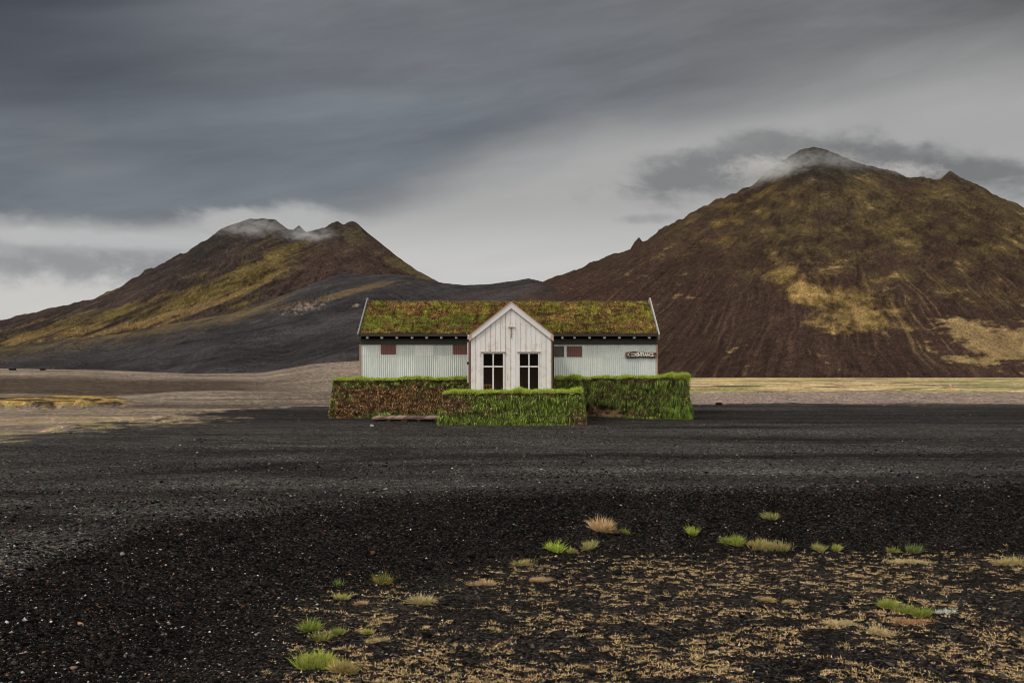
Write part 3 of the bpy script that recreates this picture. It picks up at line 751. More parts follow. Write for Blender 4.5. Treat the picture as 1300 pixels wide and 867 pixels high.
m = MB(); m.box(XL - .035, XL + .03, YF - .05, YF + .02, 0, 3.6, (.75, .68, .66)); m.build('corner_board', M['bare'], house)
m = MB(); m.box(XR - .02, XR + .045, YF - .05, YF + .02, 0, 3.6, (.75, .68, .66)); m.build('corner_board', M['bare'], house)
# roof: sloped board deck, turf slab, eave plank, rake planks, rafter ends
roof = bpy.data.objects.new('roof', None); COL.objects.link(roof); roof.parent = house; roof.matrix_parent_inverse = Matrix.Identity(4)
roof.location = (0, 0, 0)
YE = YF - .36; ZEV = 4.0
sl = (ZR - ZEV - .1) / (YR - YE)
m = MB()
for side in (1, -1):
    for k in range(2):
        pass
def slope_slab(m, x0, x1, za, zb_, t, c=(1, 1, 1)):
    b = len(m.v)
    for xx in (x0, x1):
        for (yy, zz) in ((YE, za), (YR, zb_), (2 * YR - YE, za), (2 * YR - YE, za + t), (YR, zb_ + t), (YE, za + t)):
            m.v.append((xx, yy, zz)); m.c.append(c)
    m.f.append([b + i for i in range(6)][::-1]); m.f.append([b + 6 + i for i in range(6)])
    for i in range(6): j = (i + 1) % 6; m.f.append([b + i, b + j, b + 6 + j, b + 6 + i])
slope_slab(m, XL + .02, XR - .02, ZEV, ZR - .22, .05)
m.build('roof_deck', M['brown'], roof)
for xa, xb in ((XL + .02, PX0 + .02), (PX1 - .02, XR - .02)):
    m = MB(); m.box(xa, xb, YE - .09, YE - .01, ZEV - .005, ZEV + .125, (.8, .62, .58)); m.build('eave_plank', M['dark'], roof)
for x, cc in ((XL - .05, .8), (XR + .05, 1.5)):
    for sg in (-1, 1):
        m = MB(); yo = YR + sg * (YR - YE + .12)
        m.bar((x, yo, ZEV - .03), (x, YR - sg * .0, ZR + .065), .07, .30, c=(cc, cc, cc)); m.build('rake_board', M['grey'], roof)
k = (YE - .02) / F
for px in [466, 484.5, 503.5, 523, 541.5, 560, 579, 595] + [714, 729.5, 748.5, 767.5, 786.5, 805.5, 824.5]:
    x = (px - 650) * k
    if PX0 - .02 < x < PX1: x = PX0 - .09
    m = MB(); m.box(x - .055, x + .055, YE - .01, YF + .0, ZEV - .115, ZEV - .008, (1, 1, 1)); m.build('rafter_end', M['trim'], roof)
def roof_turf():
    nx = 300; nu = 60
    x = np.linspace(XL + .03, XR - .03, nx)[None] + np.zeros((2 * nu - 1, 1))
    v = np.concatenate([np.linspace(0, 1, nu), np.linspace(1, 0, nu)[1:]])[:, None] + 0 * x
    back = np.concatenate([np.zeros(nu), np.ones(nu - 1)])[:, None] + 0 * x
    y = np.where(back == 0, YE + (YR - YE) * v, 2 * YR - YE - (YR - YE) * v)
    z = ZEV + .14 + (ZR - ZEV - .14) * v + .075 * fbm(x * .9, v * 3 + back * 7, 4, 601) + .02 * fbm(x * 4, v * 10, 3, 603)
    z = z - .10 * (v > .995) * 0
    z[0] -= .10; z[-1] -= .10
    z = z + .012 * fbm(x * 2, v * 0, 3, 605)
    V = np.stack([x, y, z], -1)
    sod = (np.floor(x / .95 + np.floor(v * 4) * .37) * 7 + np.floor(v * 4)) % 11 / 11
    c = np.ones(x.shape + (3,)) * np.array([.075, .055, .025]); c = mix(c, np.array([.12, .095, .035]), ss(-.2, .3, fbm(x * .8, v * 4, 4, 607)))
    o = mesh_np('turf', V.reshape(-1, 3), grid_faces(2 * nu - 1, nx), 4, M['core'], c.reshape(-1, 3), smooth=True); adopt(o, roof)
    n = 125000
    X = RNG.uniform(XL + .03, XR - .03, n); vv = RNG.random(n); bk = RNG.random(n) < .2
    Y = np.where(bk, 2 * YR - YE - (YR - YE) * vv, YE + (YR - YE) * vv)
    Z = ZEV + .14 + (ZR - ZEV - .14) * vv + .075 * fbm(X * .9, vv * 3 + bk * 7, 4, 601)
    P = np.stack([X, Y, Z - .01], 1)
    cl = fbm(X * .9, vv * 3.2, 4, 611); c2 = fbm(X * 2.6, vv * 9, 4, 613); c3 = fbm(X * .35, vv * 1.5, 3, 615)
    g = pick([(.200, .180, .036), (.11, .115, .026), (.30, .245, .045)], n, [3, 2, 1.3])
    b_ = pick([(.21, .125, .045), (.34, .215, .085), (.09, .05, .024), (.26, .125, .045)], n, [3, 1.6, 2.2, 1])
    low = .55 * blob(vv * 100, X * 0, 30, 0, 22, 1e9) * ss(1.5, -2, X)
    pg = ss(-.30, .38, cl * 1.8 + c2 * 1.6 + low * .7 - .05 + .12 * ss(-2, 2, X))
    C = np.where((RNG.random(n) < pg)[:, None], g, b_)
    greener = (low > .3) & (c2 > .12); C = np.where(greener[:, None], pick([(.13, .175, .03), (.10, .14, .025)], n), C)  # greener patches low on the left part of the roof
    # sod joints: dark lines, and a few pale dead edges
    rowf = (vv * 3.6 + .05 * fbm(X * 1.5, vv * 0, 2, 617)) % 1; row = np.floor(vv * 3.6)
    colf = (X / 1.25 + row * .43 + .03 * fbm(vv * 9, X * 0, 2, 619)) % 1; ci = np.floor(X / 1.25 + row * .43)
    seam = (np.minimum(colf, 1 - colf) < .035) | (np.minimum(rowf, 1 - rowf) < .05)
    hsh = _P[(ci * 13 + row * 7).astype(int) & 4095] / 4096
    tone = .78 + .45 * hsh
    C = 1.45 * C * tone[:, None] * (1 + .55 * c2 * 2 + .5 * fb2(X * 8, vv * 26, 2, 621)).clip(.35, 2.3)[:, None]
    C = np.where((seam & (hsh < .45) & (RNG.random(n) < .7))[:, None], pick([(.05, .03, .018)], n), C)
    C = np.where((seam & (hsh > .8) & (RNG.random(n) < .6))[:, None], pick([(.33, .23, .11)], n), C)
    C = np.where((vv > .972)[:, None], pick([(.27, .20, .085), (.20, .15, .05)], n), C)
    J = RNG.normal(size=(n, 3)) * .5
    nn = np.where(bk, 1, -1)[:, None] * np.array([[0, .5, 0]]) + np.array([[0, 0, .75]])
    D = norm(nn + J)
    L = RNG.uniform(.04, .115, n) * (1 + .5 * ss(0, .4, cl)); W = RNG.uniform(.014, .030, n)
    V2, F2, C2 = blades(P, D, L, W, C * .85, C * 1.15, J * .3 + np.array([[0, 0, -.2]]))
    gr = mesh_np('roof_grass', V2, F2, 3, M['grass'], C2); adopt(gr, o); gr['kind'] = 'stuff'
roof_turf()

# --- porch
YG = 44.2; AX = -.03; ZA = 5.36
GX0, GX1 = -1.82, 1.76
def ztop(x): return ZA - .12 - abs(x - AX) * (ZA - 3.88) / (1.80)
WIN = [(-1.315, -.357), (.297, 1.206)]
WZ0, WZ1, WR = 1.40, 3.13, 2.515
def strips(m, x0, x1, y0, y1, c):
    cuts = sorted(set([x0, x1] + [v for w in WIN for v in w if x0 < v < x1] + ([AX] if x0 < AX < x1 else [])))
    for a, b in zip(cuts[:-1], cuts[1:]):
        mid = (a + b) / 2; inw = any(w[0] < mid < w[1] for w in WIN)
        if inw:
            m.box(a, b, y0, y1, 0, WZ0, c); m.prism([(a, WZ1), (b, WZ1), (b, ztop(b)), (a, ztop(a))], y0, y1, c)
        else: m.prism([(a, 0), (b, 0), (b, ztop(b)), (a, ztop(a))], y0, y1, c)
m = MB(); strips(m, GX0, GX1, YG + .035, YG + .09, (.95, .74, .58)); 
x = GX0; i = 0
while x < GX1 - .05:
    w = .205 + random.uniform(-.012, .012); t = random.uniform(.93, 1.04)
    strips(m, x + .003, min(x + w, GX1 - .002), YG + random.uniform(0, .006), YG + .034, (t, t * random.uniform(.985, 1), t * random.uniform(.965, .995))); x += w + random.choice([.012, .016, .022, .030]); i += 1
gw = m.build('gable_wall', M['gable'], house)
for sg, lab in ((-1, 0), (1, 1)):
    m = MB()
    p0 = (AX, YG - .06, ZA - .03); 
    xe = AX + sg * 1.87; 
    # board: parallelogram with plumb-cut end
    s_ = (ZA - 3.90) / 1.85
    zt = lambda xx: ZA - abs(xx - AX) * s_
    xa = AX + sg * .0; pts = [(AX, ZA - .27), (xe, zt(xe) - .255), (xe, zt(xe)), (AX, ZA)]
    if sg < 0: pts = pts[::-1]
    m.prism(pts, YG - .075, YG - .035, (1, 1, 1)); bb = m.build('bargeboard', M['trim'], house)
    m = MB(); pts = [(AX, ZA), (xe, zt(xe)), (xe + sg * .03, zt(xe) + .01), (AX, ZA + .045)]
    if sg < 0: pts = pts[::-1]
    m.prism(pts, YG - .10, YG + .02, (1.05, .9, .85)); m.build('capping', M['bare'], bb)
    e = MB(); pts = [(xe - sg * .16, zt(xe - sg * .16) - .248), (xe - sg*.004, zt(xe - sg*.004) - .248), (xe - sg*.004, zt(xe) - .02), (xe - sg * .10, zt(xe - sg * .10) - .03)]
    if sg < 0: pts = pts[::-1]
    e.prism(pts, YG - .079, YG - .074, (1.1, 1, 1)); e.build('bare_end', M['bare'], bb)
# porch roof (sod over boards), side walls, floor
m = MB()
for sg in (-1, 1):
    xe = AX + sg * 1.86; s_ = (ZA - 3.90) / 1.85
    pts = [(AX, ZA - .14), (xe, ZA - 1.86 * s_ - .14), (xe, ZA - 1.86 * s_ - .03), (AX, ZA - .03)]
    if sg < 0: pts = pts[::-1]
    m.prism(pts, YG - .033, 51.6, (1, 1, 1))
m.v = [(a, b if b < 50 else YE + .12 + max(c - ZEV - .05, 0) / .60, c) for a, b, c in m.v]
m.build('porch_roof', M['brown'], house)
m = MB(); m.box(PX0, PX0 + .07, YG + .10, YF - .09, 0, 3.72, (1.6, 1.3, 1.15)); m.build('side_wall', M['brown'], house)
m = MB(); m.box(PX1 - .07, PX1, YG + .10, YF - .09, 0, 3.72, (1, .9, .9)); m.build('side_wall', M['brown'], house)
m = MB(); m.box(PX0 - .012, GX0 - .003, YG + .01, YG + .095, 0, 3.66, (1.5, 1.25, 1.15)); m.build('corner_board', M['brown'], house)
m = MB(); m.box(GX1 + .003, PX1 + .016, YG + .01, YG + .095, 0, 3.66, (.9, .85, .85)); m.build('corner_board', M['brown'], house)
m = MB(); m.box(PX0 + .08, PX1 - .08, YG + .10, YF - .1, .9, .98, (1, 1, 1)); m.build('porch_floor', M['inside'], house)
m = MB(); m.box(PX0 + .08, PX1 - .08, YG + 2.2, YG + 2.24, .99, 3.66, (1, 1, 1)); m.build('inner_wall', M['inside'], house)
m = MB(); m.box(PX0 + .075, PX0 + .085, YG + .2, YF - .2, 1, 3.6, (1, 1, 1)); m.build('inner_wall', M['inside'], house)
m = MB(); m.box(PX1 - .085, PX1 - .075, YG + .2, YF - .2, 1, 3.6, (1, 1, 1)); m.build('inner_wall', M['inside'], house)
for wi, (a, b) in enumerate(WIN):
    w = MB(); f = .045
    w.box(a, b, YG - .02, YG + .07, WZ1 - f, WZ1, (1.03,) * 3); w.box(a, b, YG - .02, YG + .07, WZ0, WZ0 + f, (1.03,) * 3)
    w.box(a, a + f, YG - .02, YG + .07, WZ0 + f, WZ1 - f, (1.03,) * 3); w.box(b - f, b, YG - .02, YG + .07, WZ0 + f, WZ1 - f, (1.03,) * 3)
    fr = w.build('window', M['trim'], house)
    g = MB(); c = (a + b) / 2
    g.box(c - .035, c + .035, YG - .012, YG + .06, WZ0 + f, WR - .031, (1.03,) * 3); g.box(a + f, b - f, YG - .014, YG + .06, WR - .03, WR + .03, (1.03,) * 3); g.box(c - .028, c + .028, YG - .012, YG + .06, WR + .031, WZ1 - f, (1.03,) * 3)
    g.build('glazing_bar', M['trim'], fr)
    g = MB(); g.box(a + f - .005, b - f + .005, YG + .030, YG + .036, WZ0 + f - .005, WZ1 - f + .005, (1, 1, 1)); g.build('pane', M['glass'], fr)
    g = MB(); g.box(a - .06, b + .06, YG - .05, YG - .003, WZ1 + .002, WZ1 + .05, (.62, .50, .44)); g.build('drip_board', M['trim'], fr)
    g = MB(); g.box(a - .02, b + .02, YG + .10, YG + .42, WZ0 - .03, WZ0 + .046, (1, 1, 1)); g.build('window_sill', M['inside'], fr)
m = MB(); m.box(AX - .14, AX + .14, YG - .07, YG - .002, 4.26, 4.31, (.9, .9, .88)); m.box(AX - .02, AX + .02, YG - .03, YG - .002, 3.78, 4.258, (.45, .34, .28)); m.build('bracket', M['trim'], house)
m = MB(); m.tube([(PX0 - .05, YG + .25, 3.95), (PX0 - .05, YG + .25, 3.70), (PX0 - .055, YG + .16, 3.55), (PX0 - .055, YG + .16, 1.80)], .032, c=(1, 1, 1)); dp = m.build('downpipe', M['trim'], house)
for z in (3.62, 2.62):
    m = MB(); m.box(PX0 - .115, PX0 - .005, YG + .115, YG + .205, z, z + .10, (.5, .5, .5)); m.build('pipe_clip', M['dark'], dp)
m = MB(); m.tube([(PX1 + .055, YG + .25, 3.85), (PX1 + .055, YG + .25, .5)], .03, c=(.6, .5, .45)); m.build('downpipe', M['brown'], house)

# crate behind the window
def crate():
    x0, x1, y0, y1, z0, z1 = -1.255, -.90, YG + .060, YG + .30, WZ0 + .05, WZ0 + .33
    m = MB(); y = (.80, .42, .08)
    for yy in (y0, y1 - .02):
        m.box(x0, x1, yy, yy + .02, z0, z0 + .05, y); m.box(x0, x1, yy, yy + .02, z1 - .06, z1, y)
        for xx in (x0, x0 + .095, x0 + .23, x1 - .035): m.box(xx, xx + .035, yy + .001, yy + .019, z0 + .05, z1 - .06, y)
    m.box(x0, x0 + .02, y0 + .021, y1 - .021, z0, z1, y); m.box(x1 - .02, x1, y0 + .021, y1 - .021, z0, z1, y); m.box(x0 + .021, x1 - .021, y0 + .021, y1 - .021, z0, z0 + .02, y)
    o = m.build('crate', mat_attr('crate_plastic', .5, .4), loc=((x0 + x1) / 2, (y0 + y1) / 2, z0))
    tag(o, 'small orange-yellow open crate behind the lower left pane of the left window', 'crate')
crate()
# sign
def sign():
    y = YF - .10; k = y / F; x0, x1 = (794 - 650) * k, (833.3 - 650) * k; z0, z1 = CAMZ + (HY - 453.9) * k, CAMZ + (HY - 446.8) * k
    root = empty('entrance_sign', ((x0 + x1) / 2, y, (z0 + z1) / 2), 'carved dark wooden sign with pale arrow and ENTRANCE lettering, on the right wall', 'sign')
    m = MB(); n = 26; top = []; bot = []
    for i in range(n + 1):
        t = i / n; xx = x0 + (x1 - x0) * t
        w = .018 * math.sin(t * 9) + .010 * math.sin(t * 23 + 1)
        arch = .045 * math.sin(math.pi * min(t / .75, 1))
        top.append((xx, z1 - .03 + arch + w)); bot.append((xx, z0 - w * .6))
    cols = []
    m.prism(bot + top[::-1], y, y + .045, (1, 1, 1))
    mm, nt, b = new_mat('carved_wood'); p = pos(nt); s = nt.nodes.new('ShaderNodeSeparateXYZ'); nt.links.new(p, s.inputs[0]); X, Y, Z = (N(nt, q) for q in s.outputs)
    g = noise(nt, comb(nt, X * 3, 0., Z * 26), 1, 4, .6, .6); end = ((X - (x0 + x1) / 2) * (X - (x0 + x1) / 2)).sstep(.36, .60)
    nt.links.new(mixc(nt, mixc(nt, (.018, .010, .007), (.060, .028, .014), g.sstep(.4, .6)), (.36, .17, .06), end * g.sstep(.45, .62)), b.inputs['Base Color'])
    bd = m.build('sign_board', mm, root)
    ink, nt, b = new_mat('cream_paint'); nz = noise(nt, pos(nt), 12, 3, .6); nt.links.new(mixc(nt, (.72, .64, .52), (.86, .80, .70), nz.sstep(.4, .6)), b.inputs['Base Color']); b.inputs['Roughness'].default_value = .7
    m = MB(); zc = (z0 + z1) / 2 + .012; ax = x0 + .20; hh = .105
    # outlined arrow pointing left: two rails, a head and a closed tail
    m.box(ax + .07, ax + .27, y - .008, y - .001, zc + .035, zc + .068); m.box(ax + .07, ax + .27, y - .008, y - .001, zc - .075, zc - .042); m.box(ax + .271, ax + .31, y - .008, y - .001, zc - .075, zc + .068)
    m.prism([(ax - .11, zc - .004), (ax - .07, zc - .004), (ax + .03, zc - .10), (ax + .0, zc - .10)], y - .008, y - .001)
    m.prism([(ax - .11, zc - .001), (ax - .0, zc + .09), (ax + .03, zc + .09), (ax - .07, zc - .001)], y - .008, y - .001)
    m.build('arrow', ink, root)
    cu = bpy.data.curves.new('lettering', 'FONT'); cu.body = 'ENTRANCE'; cu.size = .245; cu.extrude = .004; cu.offset = .010; cu.space_character = .98
    t = bpy.data.objects.new('t', cu); COL.objects.link(t); dg = bpy.context.evaluated_depsgraph_get(); me = bpy.data.meshes.new_from_object(t.evaluated_get(dg)); 
    bpy.data.objects.remove(t)
    wd = max(v.co.x for v in me.vertices); sc = .86 / wd
    for v in me.vertices:
        a, b_, c_ = v.co; v.co = (ax + .345 + a * sc, y - .007 - c_, zc - .085 + b_ * 1.0 * .98)
    me.materials.clear(); me.materials.append(ink)
    o = bpy.data.objects.new('lettering', me); COL.objects.link(o); adopt(o, root)
sign()
# boardwalk
def boardwalk():
    x0, x1, y0, y1, zt = -6.42, -3.32, 45.55, 47.7, .17
    root = empty('boardwalk', ((x0 + x1) / 2, (y0 + y1) / 2, 0), 'low weathered brown boardwalk of narrow planks lying before the straw-brown turf wall', 'boardwalk')
    m = MB(); x = x0
    while x < x1 - .05:
        w = .105; t = random.choice([.55, .8, 1.1, 1.45, 1.8]); dy = random.uniform(-.02, .02)
        m.box(x, x + w, y0 + dy, y1, zt - .03 + random.uniform(-.004, .004), zt, (t, t * .97, t * .94)); x += w + .04
    m.build('deck_boards', M['deck'], root)
    m = MB(); m.box(x0, (x0 + x1) / 2 - .004, y0 + .03, y0 + .08, zt - .07, zt - .036, (1.35, .95, .8)); m.box((x0 + x1) / 2 + .004, x1, y0 + .03, y0 + .08, zt - .07, zt - .036, (1.2, .9, .8)); m.build('edge_beam', M['deck'], root)
    for xx in (-5.72, -5.1, -4.95, -4.35, -3.55):
        m = MB(); m.box(xx, xx + .13, y0 + .09, y0 + .3, -.05, zt - .036, (.6, .5, .45)); m.build('foot', M['deck'], root)
boardwalk()

# ------------------------------------------------------------------ stones
def ico():
    t = (1 + 5 ** .5) / 2
    v = np.array([(-1,t,0),(1,t,0),(-1,-t,0),(1,-t,0),(0,-1,t),(0,1,t),(0,-1,-t),(0,1,-t),(t,0,-1),(t,0,1),(-t,0,-1),(-t,0,1)], float)
    f = np.array([(0,11,5),(0,5,1),(0,1,7),(0,7,10),(0,10,11),(1,5,9),(5,11,4),(11,10,2),(10,7,6),(7,1,8),(3,9,4),(3,4,2),(3,2,6),(3,6,8),(3,8,9),(4,9,5),(2,4,11),(6,2,10),(8,6,7),(9,8,1)])
    return v / np.linalg.norm(v[0]), f
def stones(name, n, dmin, dmax, smin, smax, sel, colors, w):
    y = 1 / (1 / dmin + (1 / dmax - 1 / dmin) * RNG.random(n)); u = RNG.uniform(-.62, .62, n); x = u * y
    keep = RNG.random(n) < sel(x, y); x = x[keep]; y = y[keep]; n = len(x)
    z = zg(x, y)
    s = smin + (smax - smin) * RNG.random(n) ** 4
    v, f = ico(); octa = np.array([(1,0,0),(-1,0,0),(0,1,0),(0,-1,0),(0,0,1),(0,0,-1)], float); of = np.array([(0,2,4),(2,1,4),(1,3,4),(3,0,4),(2,0,5),(1,2,5),(3,1,5),(0,3,5)])
    big = smax > .05
    v, f = (v, f) if big else (octa, of)
    k = len(v)
    a = RNG.uniform(0, 6.28, n); ca, sa = np.cos(a), np.sin(a)
    V = v[None] * (1 + RNG.uniform(-.28, .28, (n, k, 1)))
    V = V * np.stack([RNG.uniform(.7, 1.4, n), RNG.uniform(.6, 1.1, n), RNG.uniform(.35, .8, n)], 1)[:, None]
    tx = V[..., 2] * RNG.uniform(-.5, .5, (n, 1)); V = np.stack([V[..., 0] + tx, V[..., 1], V[..., 2] + V[..., 0] * RNG.uniform(-.35, .35, (n, 1))], -1)
    V = np.stack([V[..., 0] * ca[:, None] - V[..., 1] * sa[:, None], V[..., 0] * sa[:, None] + V[..., 1] * ca[:, None], V[..., 2]], -1) * s[:, None, None]
    V = V + np.stack([x, y, z + s * .25], 1)[:, None]
    Fc = (f[None] + np.arange(n)[:, None, None] * k).reshape(-1, 3)
    C = np.repeat(pick(colors, n, w) * (1 + .5 * RNG.normal(size=(n, 1))).clip(.4, 2.2), k, 0)
    o = mesh_np(name, V.reshape(-1, 3), Fc, 3, M['stone'], C)
    return tag(o, 'loose dark cinder stones with a few pale and reddish ones', 'gravel', kind='stuff')
CIN = [(.005, .0045, .004), (.011, .0098, .0088), (.024, .022, .020), (.075, .068, .060), (.30, .29, .27), (.07, .030, .020), (.16, .10, .06)]
def s_bank(x, y):
    s = hollow_s(x, y); return np.clip(ss(-.45, .15, s) * (1 - .75 * ss(2.8, 4.5, s)) + .12, 0, 1) * ss(.1, -.6, plat_s(x, y))
def s_flat(x, y):
    s = hollow_s(x, y); return ss(.3, -.5, s) * ss(.3, -.6, plat_s(x, y)) * np.clip(.35 + 1.3 * fbm(x * .1, y * .6, 3, 701), .1, 1)
stones('gravel', 150000, 8.5, 26, .006, .030, s_bank, CIN, [4, 6, 5, 2.4, .9, .8, .6])
stones('gravel', 7000, 8.5, 26, .016, .058, s_bank, CIN, [6, 6, 2, .6, .05, .4, .2])
stones('gravel', 70000, 11, 64, .012, .045, s_flat, CIN, [3, 6, 6, 2.5, .35, .6, .6])

# ------------------------------------------------------------------ ground cover in the hollow
TAN = np.array([.42, .29, .15]); PALE = np.array([.50, .40, .235]); YG_ = np.array([.30, .29, .085]); PINK = np.array([.36, .20, .12]); GR = np.array([.17, .22, .045]); DG = np.array([.075, .11, .03])
def clump_mesh(cx, cy, rad, h, nb, cols, w, flat=.6, lean=None, wd=(.0035, .008), tipmul=1.15):
    """arrays of clump centres -> blades; rad, h, nb arrays"""
    n = int(nb.sum()); own = np.repeat(np.arange(len(cx)), nb)
    ang = RNG.uniform(0, 2 * np.pi, n); rr = np.sqrt(RNG.random(n)) * rad[own]
    X = cx[own] + np.cos(ang) * rr * 1.25; Y = cy[own] + np.sin(ang) * rr * .8; Z = zg(X, Y)
    out = np.stack([np.cos(ang), np.sin(ang), np.zeros(n)], 1) * (rr / rad[own])[:, None] * flat
    D = norm(np.stack([np.zeros(n), np.zeros(n), np.ones(n)], 1) * (1.05 - flat * .6) + out + RNG.normal(size=(n, 3)) * .30)
    D[:, 2] = np.abs(D[:, 2])
    L = h[own] * RNG.uniform(.5, 1.15, n); W = RNG.uniform(*wd, n)
    C = pick(cols, n, w) * (1 + .12 * RNG.normal(size=len(cx)))[own][:, None]
    P = np.stack([X, Y, Z - .004], 1)
    return P, D, L, W, C
def cover():
    n = 27000
    y = 1 / (1 / 8.4 + (1 / 20.6 - 1 / 8.4) * RNG.random(n)); x = RNG.uniform(-.30, .60, n) * y
    s = hollow_s(x, y); px = 650 + F * x / y; py = HY + F * (CAMZ + .95) / y
    m = fbm(x * .55, y * .9, 4, 801, .6); m2 = fbm(x * 2.0, y * 2.0, 3, 803)
    region = ss(2.2, 3.0, s) * ss(330, 470, px + (py - 780) * .2)
    thin = 1 - .8 * blob(px, py, 600, 765, 110, 45)
    k = RNG.random(n) < np.clip(region * thin * ss(-.35, .55, 1.6 * m + 1.3 * m2 + .30 * ss(700, 900, px) * ss(760, 700, py) + .3 * ss(820, 880, py) * ss(1000, 700, px) + .10 + .45 * blob(px, py, 900, 715, 270, 38)), 0, 1) * .62
    x = x[k]; y = y[k]; n = len(x)
    rad = RNG.uniform(.018, .075, n) * (1 + .9 * (RNG.random(n) < .14)); h = RNG.uniform(.02, .055, n) * (1 + .4 * (RNG.random(n) < .1))
    nb = (7 + rad / .055 * 22 * RNG.uniform(.6, 1.2, n)).astype(int)
    rad = rad * .62; h = h * .85; nb = (nb * .68).astype(int) + 3
    P, D, L, W, C = clump_mesh(x, y, rad, h, nb, [TAN * 1.3, PALE * 1.25, YG_, PINK * 1.2, TAN * .6], [3.0, 3, 2.0, 1.2, 1.0], .85)
    V, Fc, Cc = blades(P, D, L, W * 1.25, C * np.array([.9, .86, .84]), C * np.array([1.28, 1.22, 1.18]), RNG.normal(size=(len(P), 3)) * .25)
    o = mesh_np('dry_grass', V, Fc, 3, M['grass'], Cc); tag(o, 'sparse straw-coloured scraps of dry grass across the dark hollow', 'dry grass', kind='stuff')
cover()
def tuft(label, px, py, wpx, hpx, nb, cols, w, flat=.5, cat='grass tuft', name='grass_tuft', long=0, depth=.5, parts=1):
    x, y, z = at(px, py); k = y / F; rad = wpx * k / 2 * .78; h = hpx * k * .92
    nsub = max(1, int(parts)); cx = x + RNG.uniform(-1, 1, nsub) * rad * (.75 if nsub > 1 else 0); cy = y + RNG.uniform(-1, 1, nsub) * rad * depth * (.8 if nsub > 1 else 0)
    rs = rad * (RNG.uniform(.28, .5, nsub) if nsub > 1 else np.ones(1)); hs_ = h * (RNG.uniform(.6, 1.1, nsub) if nsub > 1 else np.ones(1))
    P, D, L, W, C = clump_mesh(cx, cy, rs, hs_, np.full(nsub, int(nb / nsub)), cols, w, flat, wd=(.004, .009))
    V, Fc, Cc = blades(P, D, L, W, C * .85, C * 1.4, RNG.normal(size=(len(P), 3)) * .15 + np.array([[0, 0, -.12]]))
    V = V - np.array([x, y, z])
    o = mesh_np(name, V, Fc, 3, M['grass'], Cc, loc=(x, y, z)); tag(o, label, cat, 'grass tufts scattered over the hollow')
G3 = [GR, LIME * .9, DG, STRAW]; 
tuft('rounded straw-coloured tuft standing highest and alone at the top of the hollow', 763, 672, 26, 17, 520, [TAN, PALE, STRAW, PINK], [3, 2, 1, 1], .55)
tuft('small dark olive tuft just right of the rounded straw tuft', 776, 675, 14, 9, 130, [DG, GR, TAN * .7], [2, 2, 1], .5)
tuft('bright green tuft at the left end of the upper row', 705, 699, 18, 14, 340, [LIME, GR, LIME * 1.2], [2, 2, 1], .45)
tuft('yellow-green mat touching the right side of the bright green tuft', 722, 702, 20, 8, 300, [YG_, GR, TAN], [2, 1, 1], .7, parts=3)
tuft('wide yellow-green mat directly below the rounded straw tuft', 750, 695, 32, 10, 650, [YG_, GR, TAN, PALE], [3, 1.5, 1.5, 1], .6, parts=6)
tuft('tan and green mat with a black rock at its right edge', 668, 716, 30, 11, 520, [YG_, TAN, GR, PINK], [2, 2, 1.4, 1], .6, parts=6)
tuft('small green tuft right of the straw tuft, first in the upper row', 794, 677, 12, 8, 150, G3, [2, 1, 1, 1], .5)
tuft('bright small green tuft on the bare black slope, right of centre', 879, 678, 13, 13, 240, [LIME * .9, GR, STRAW], [2, 2, .5], .4)
tuft('lone rounded olive tuft farthest up the black slope', 978, 658, 19, 10, 330, [YG_ * .8, GR, PALE * .7], [2, 1.5, 1], .6)
tuft('rounded vivid green tuft at the left end of the long grass strip', 929, 691, 27, 15, 620, [GR, LIME, YG_, STRAW * .8], [3, 1.6, 1, .7], .5, parts=3)
tuft('long low yellow-green strip of grass in the upper row', 977, 694, 66, 10, 1100, [YG_, GR, TAN, STRAW], [2.5, 1.3, 1.6, .8], .5, parts=14, depth=.2)
tuft('olive tuft beside a thin stalk, right of the long grass strip', 1041, 698, 16, 10, 240, [GR, YG_, TAN], [2, 1.5, 1], .5)
tuft('yellow-green tuft with a white pebble at its edge', 1058, 698, 18, 10, 300, [YG_, LIME * .8, GR, STRAW], [2, 1.5, 1.5, .6], .5, parts=2)
tuft('short green tuft with tan foot, left of its grey-green twin', 1134, 701, 13, 9, 190, [GR, LIME * .7, TAN], [2, 1, 1], .5)
tuft('upright grey-green tuft near the right side', 1160, 701, 17, 13, 300, [GR * .85, DG * 1.4, PALE * .6], [2, 2, 1], .4)
tuft('shaggy green and tan strip cut by the right edge', 1283, 716, 48, 12, 900, [TAN, GR, PALE, YG_], [2, 1.4, 1.2, 1.2], .5, parts=10, depth=.25)
tuft('arched pale yellow strip of grass below the two small green tufts', 1150, 714, 80, 7, 900, [PALE, YG_, TAN], [2, 1.3, 1.5], .5, parts=14, depth=.15)
tuft('green tuft at the left end of the rust-footed patch', 1128, 771, 19, 15, 420, [LIME * .85, GR, STRAW], [2, 2, .8], .45)
tuft('green tuft in the middle of the rust-footed patch', 1149, 778, 22, 13, 420, [GR, LIME * .8, STRAW], [3, 1.3, 1], .5)
tuft('green tuft at the right end of the rust-footed patch', 1170, 782, 20, 15, 420, [GR, LIME * .8, OCHRE], [3, 1.4, .6], .5)
tuft('trailing rust-orange dead grass below the three green tufts', 1160, 790, 70, 7, 800, [PINK, OCHRE * 1.3, STRAW], [2, 1.5, 1], .8, parts=12, depth=.3)
tuft('silvery white-leaved plant beside the rust-footed patch', 1199, 778, 34, 9, 260, [(.55, .58, .50), (.42, .48, .38)], [2, 1], .7, 'plant', 'silver_plant', parts=8)
tuft('large domed cushion of pale straw grass, lower right', 1119, 806, 42, 14, 1100, [PALE, TAN, YG_ * .9], [2.4, 1.8, 1], .6, parts=5)
tuft('flat pale straw cushion left of the large domed one', 1066, 792, 46, 9, 800, [PALE, TAN, YG_], [2, 2, 1], .7, parts=8)
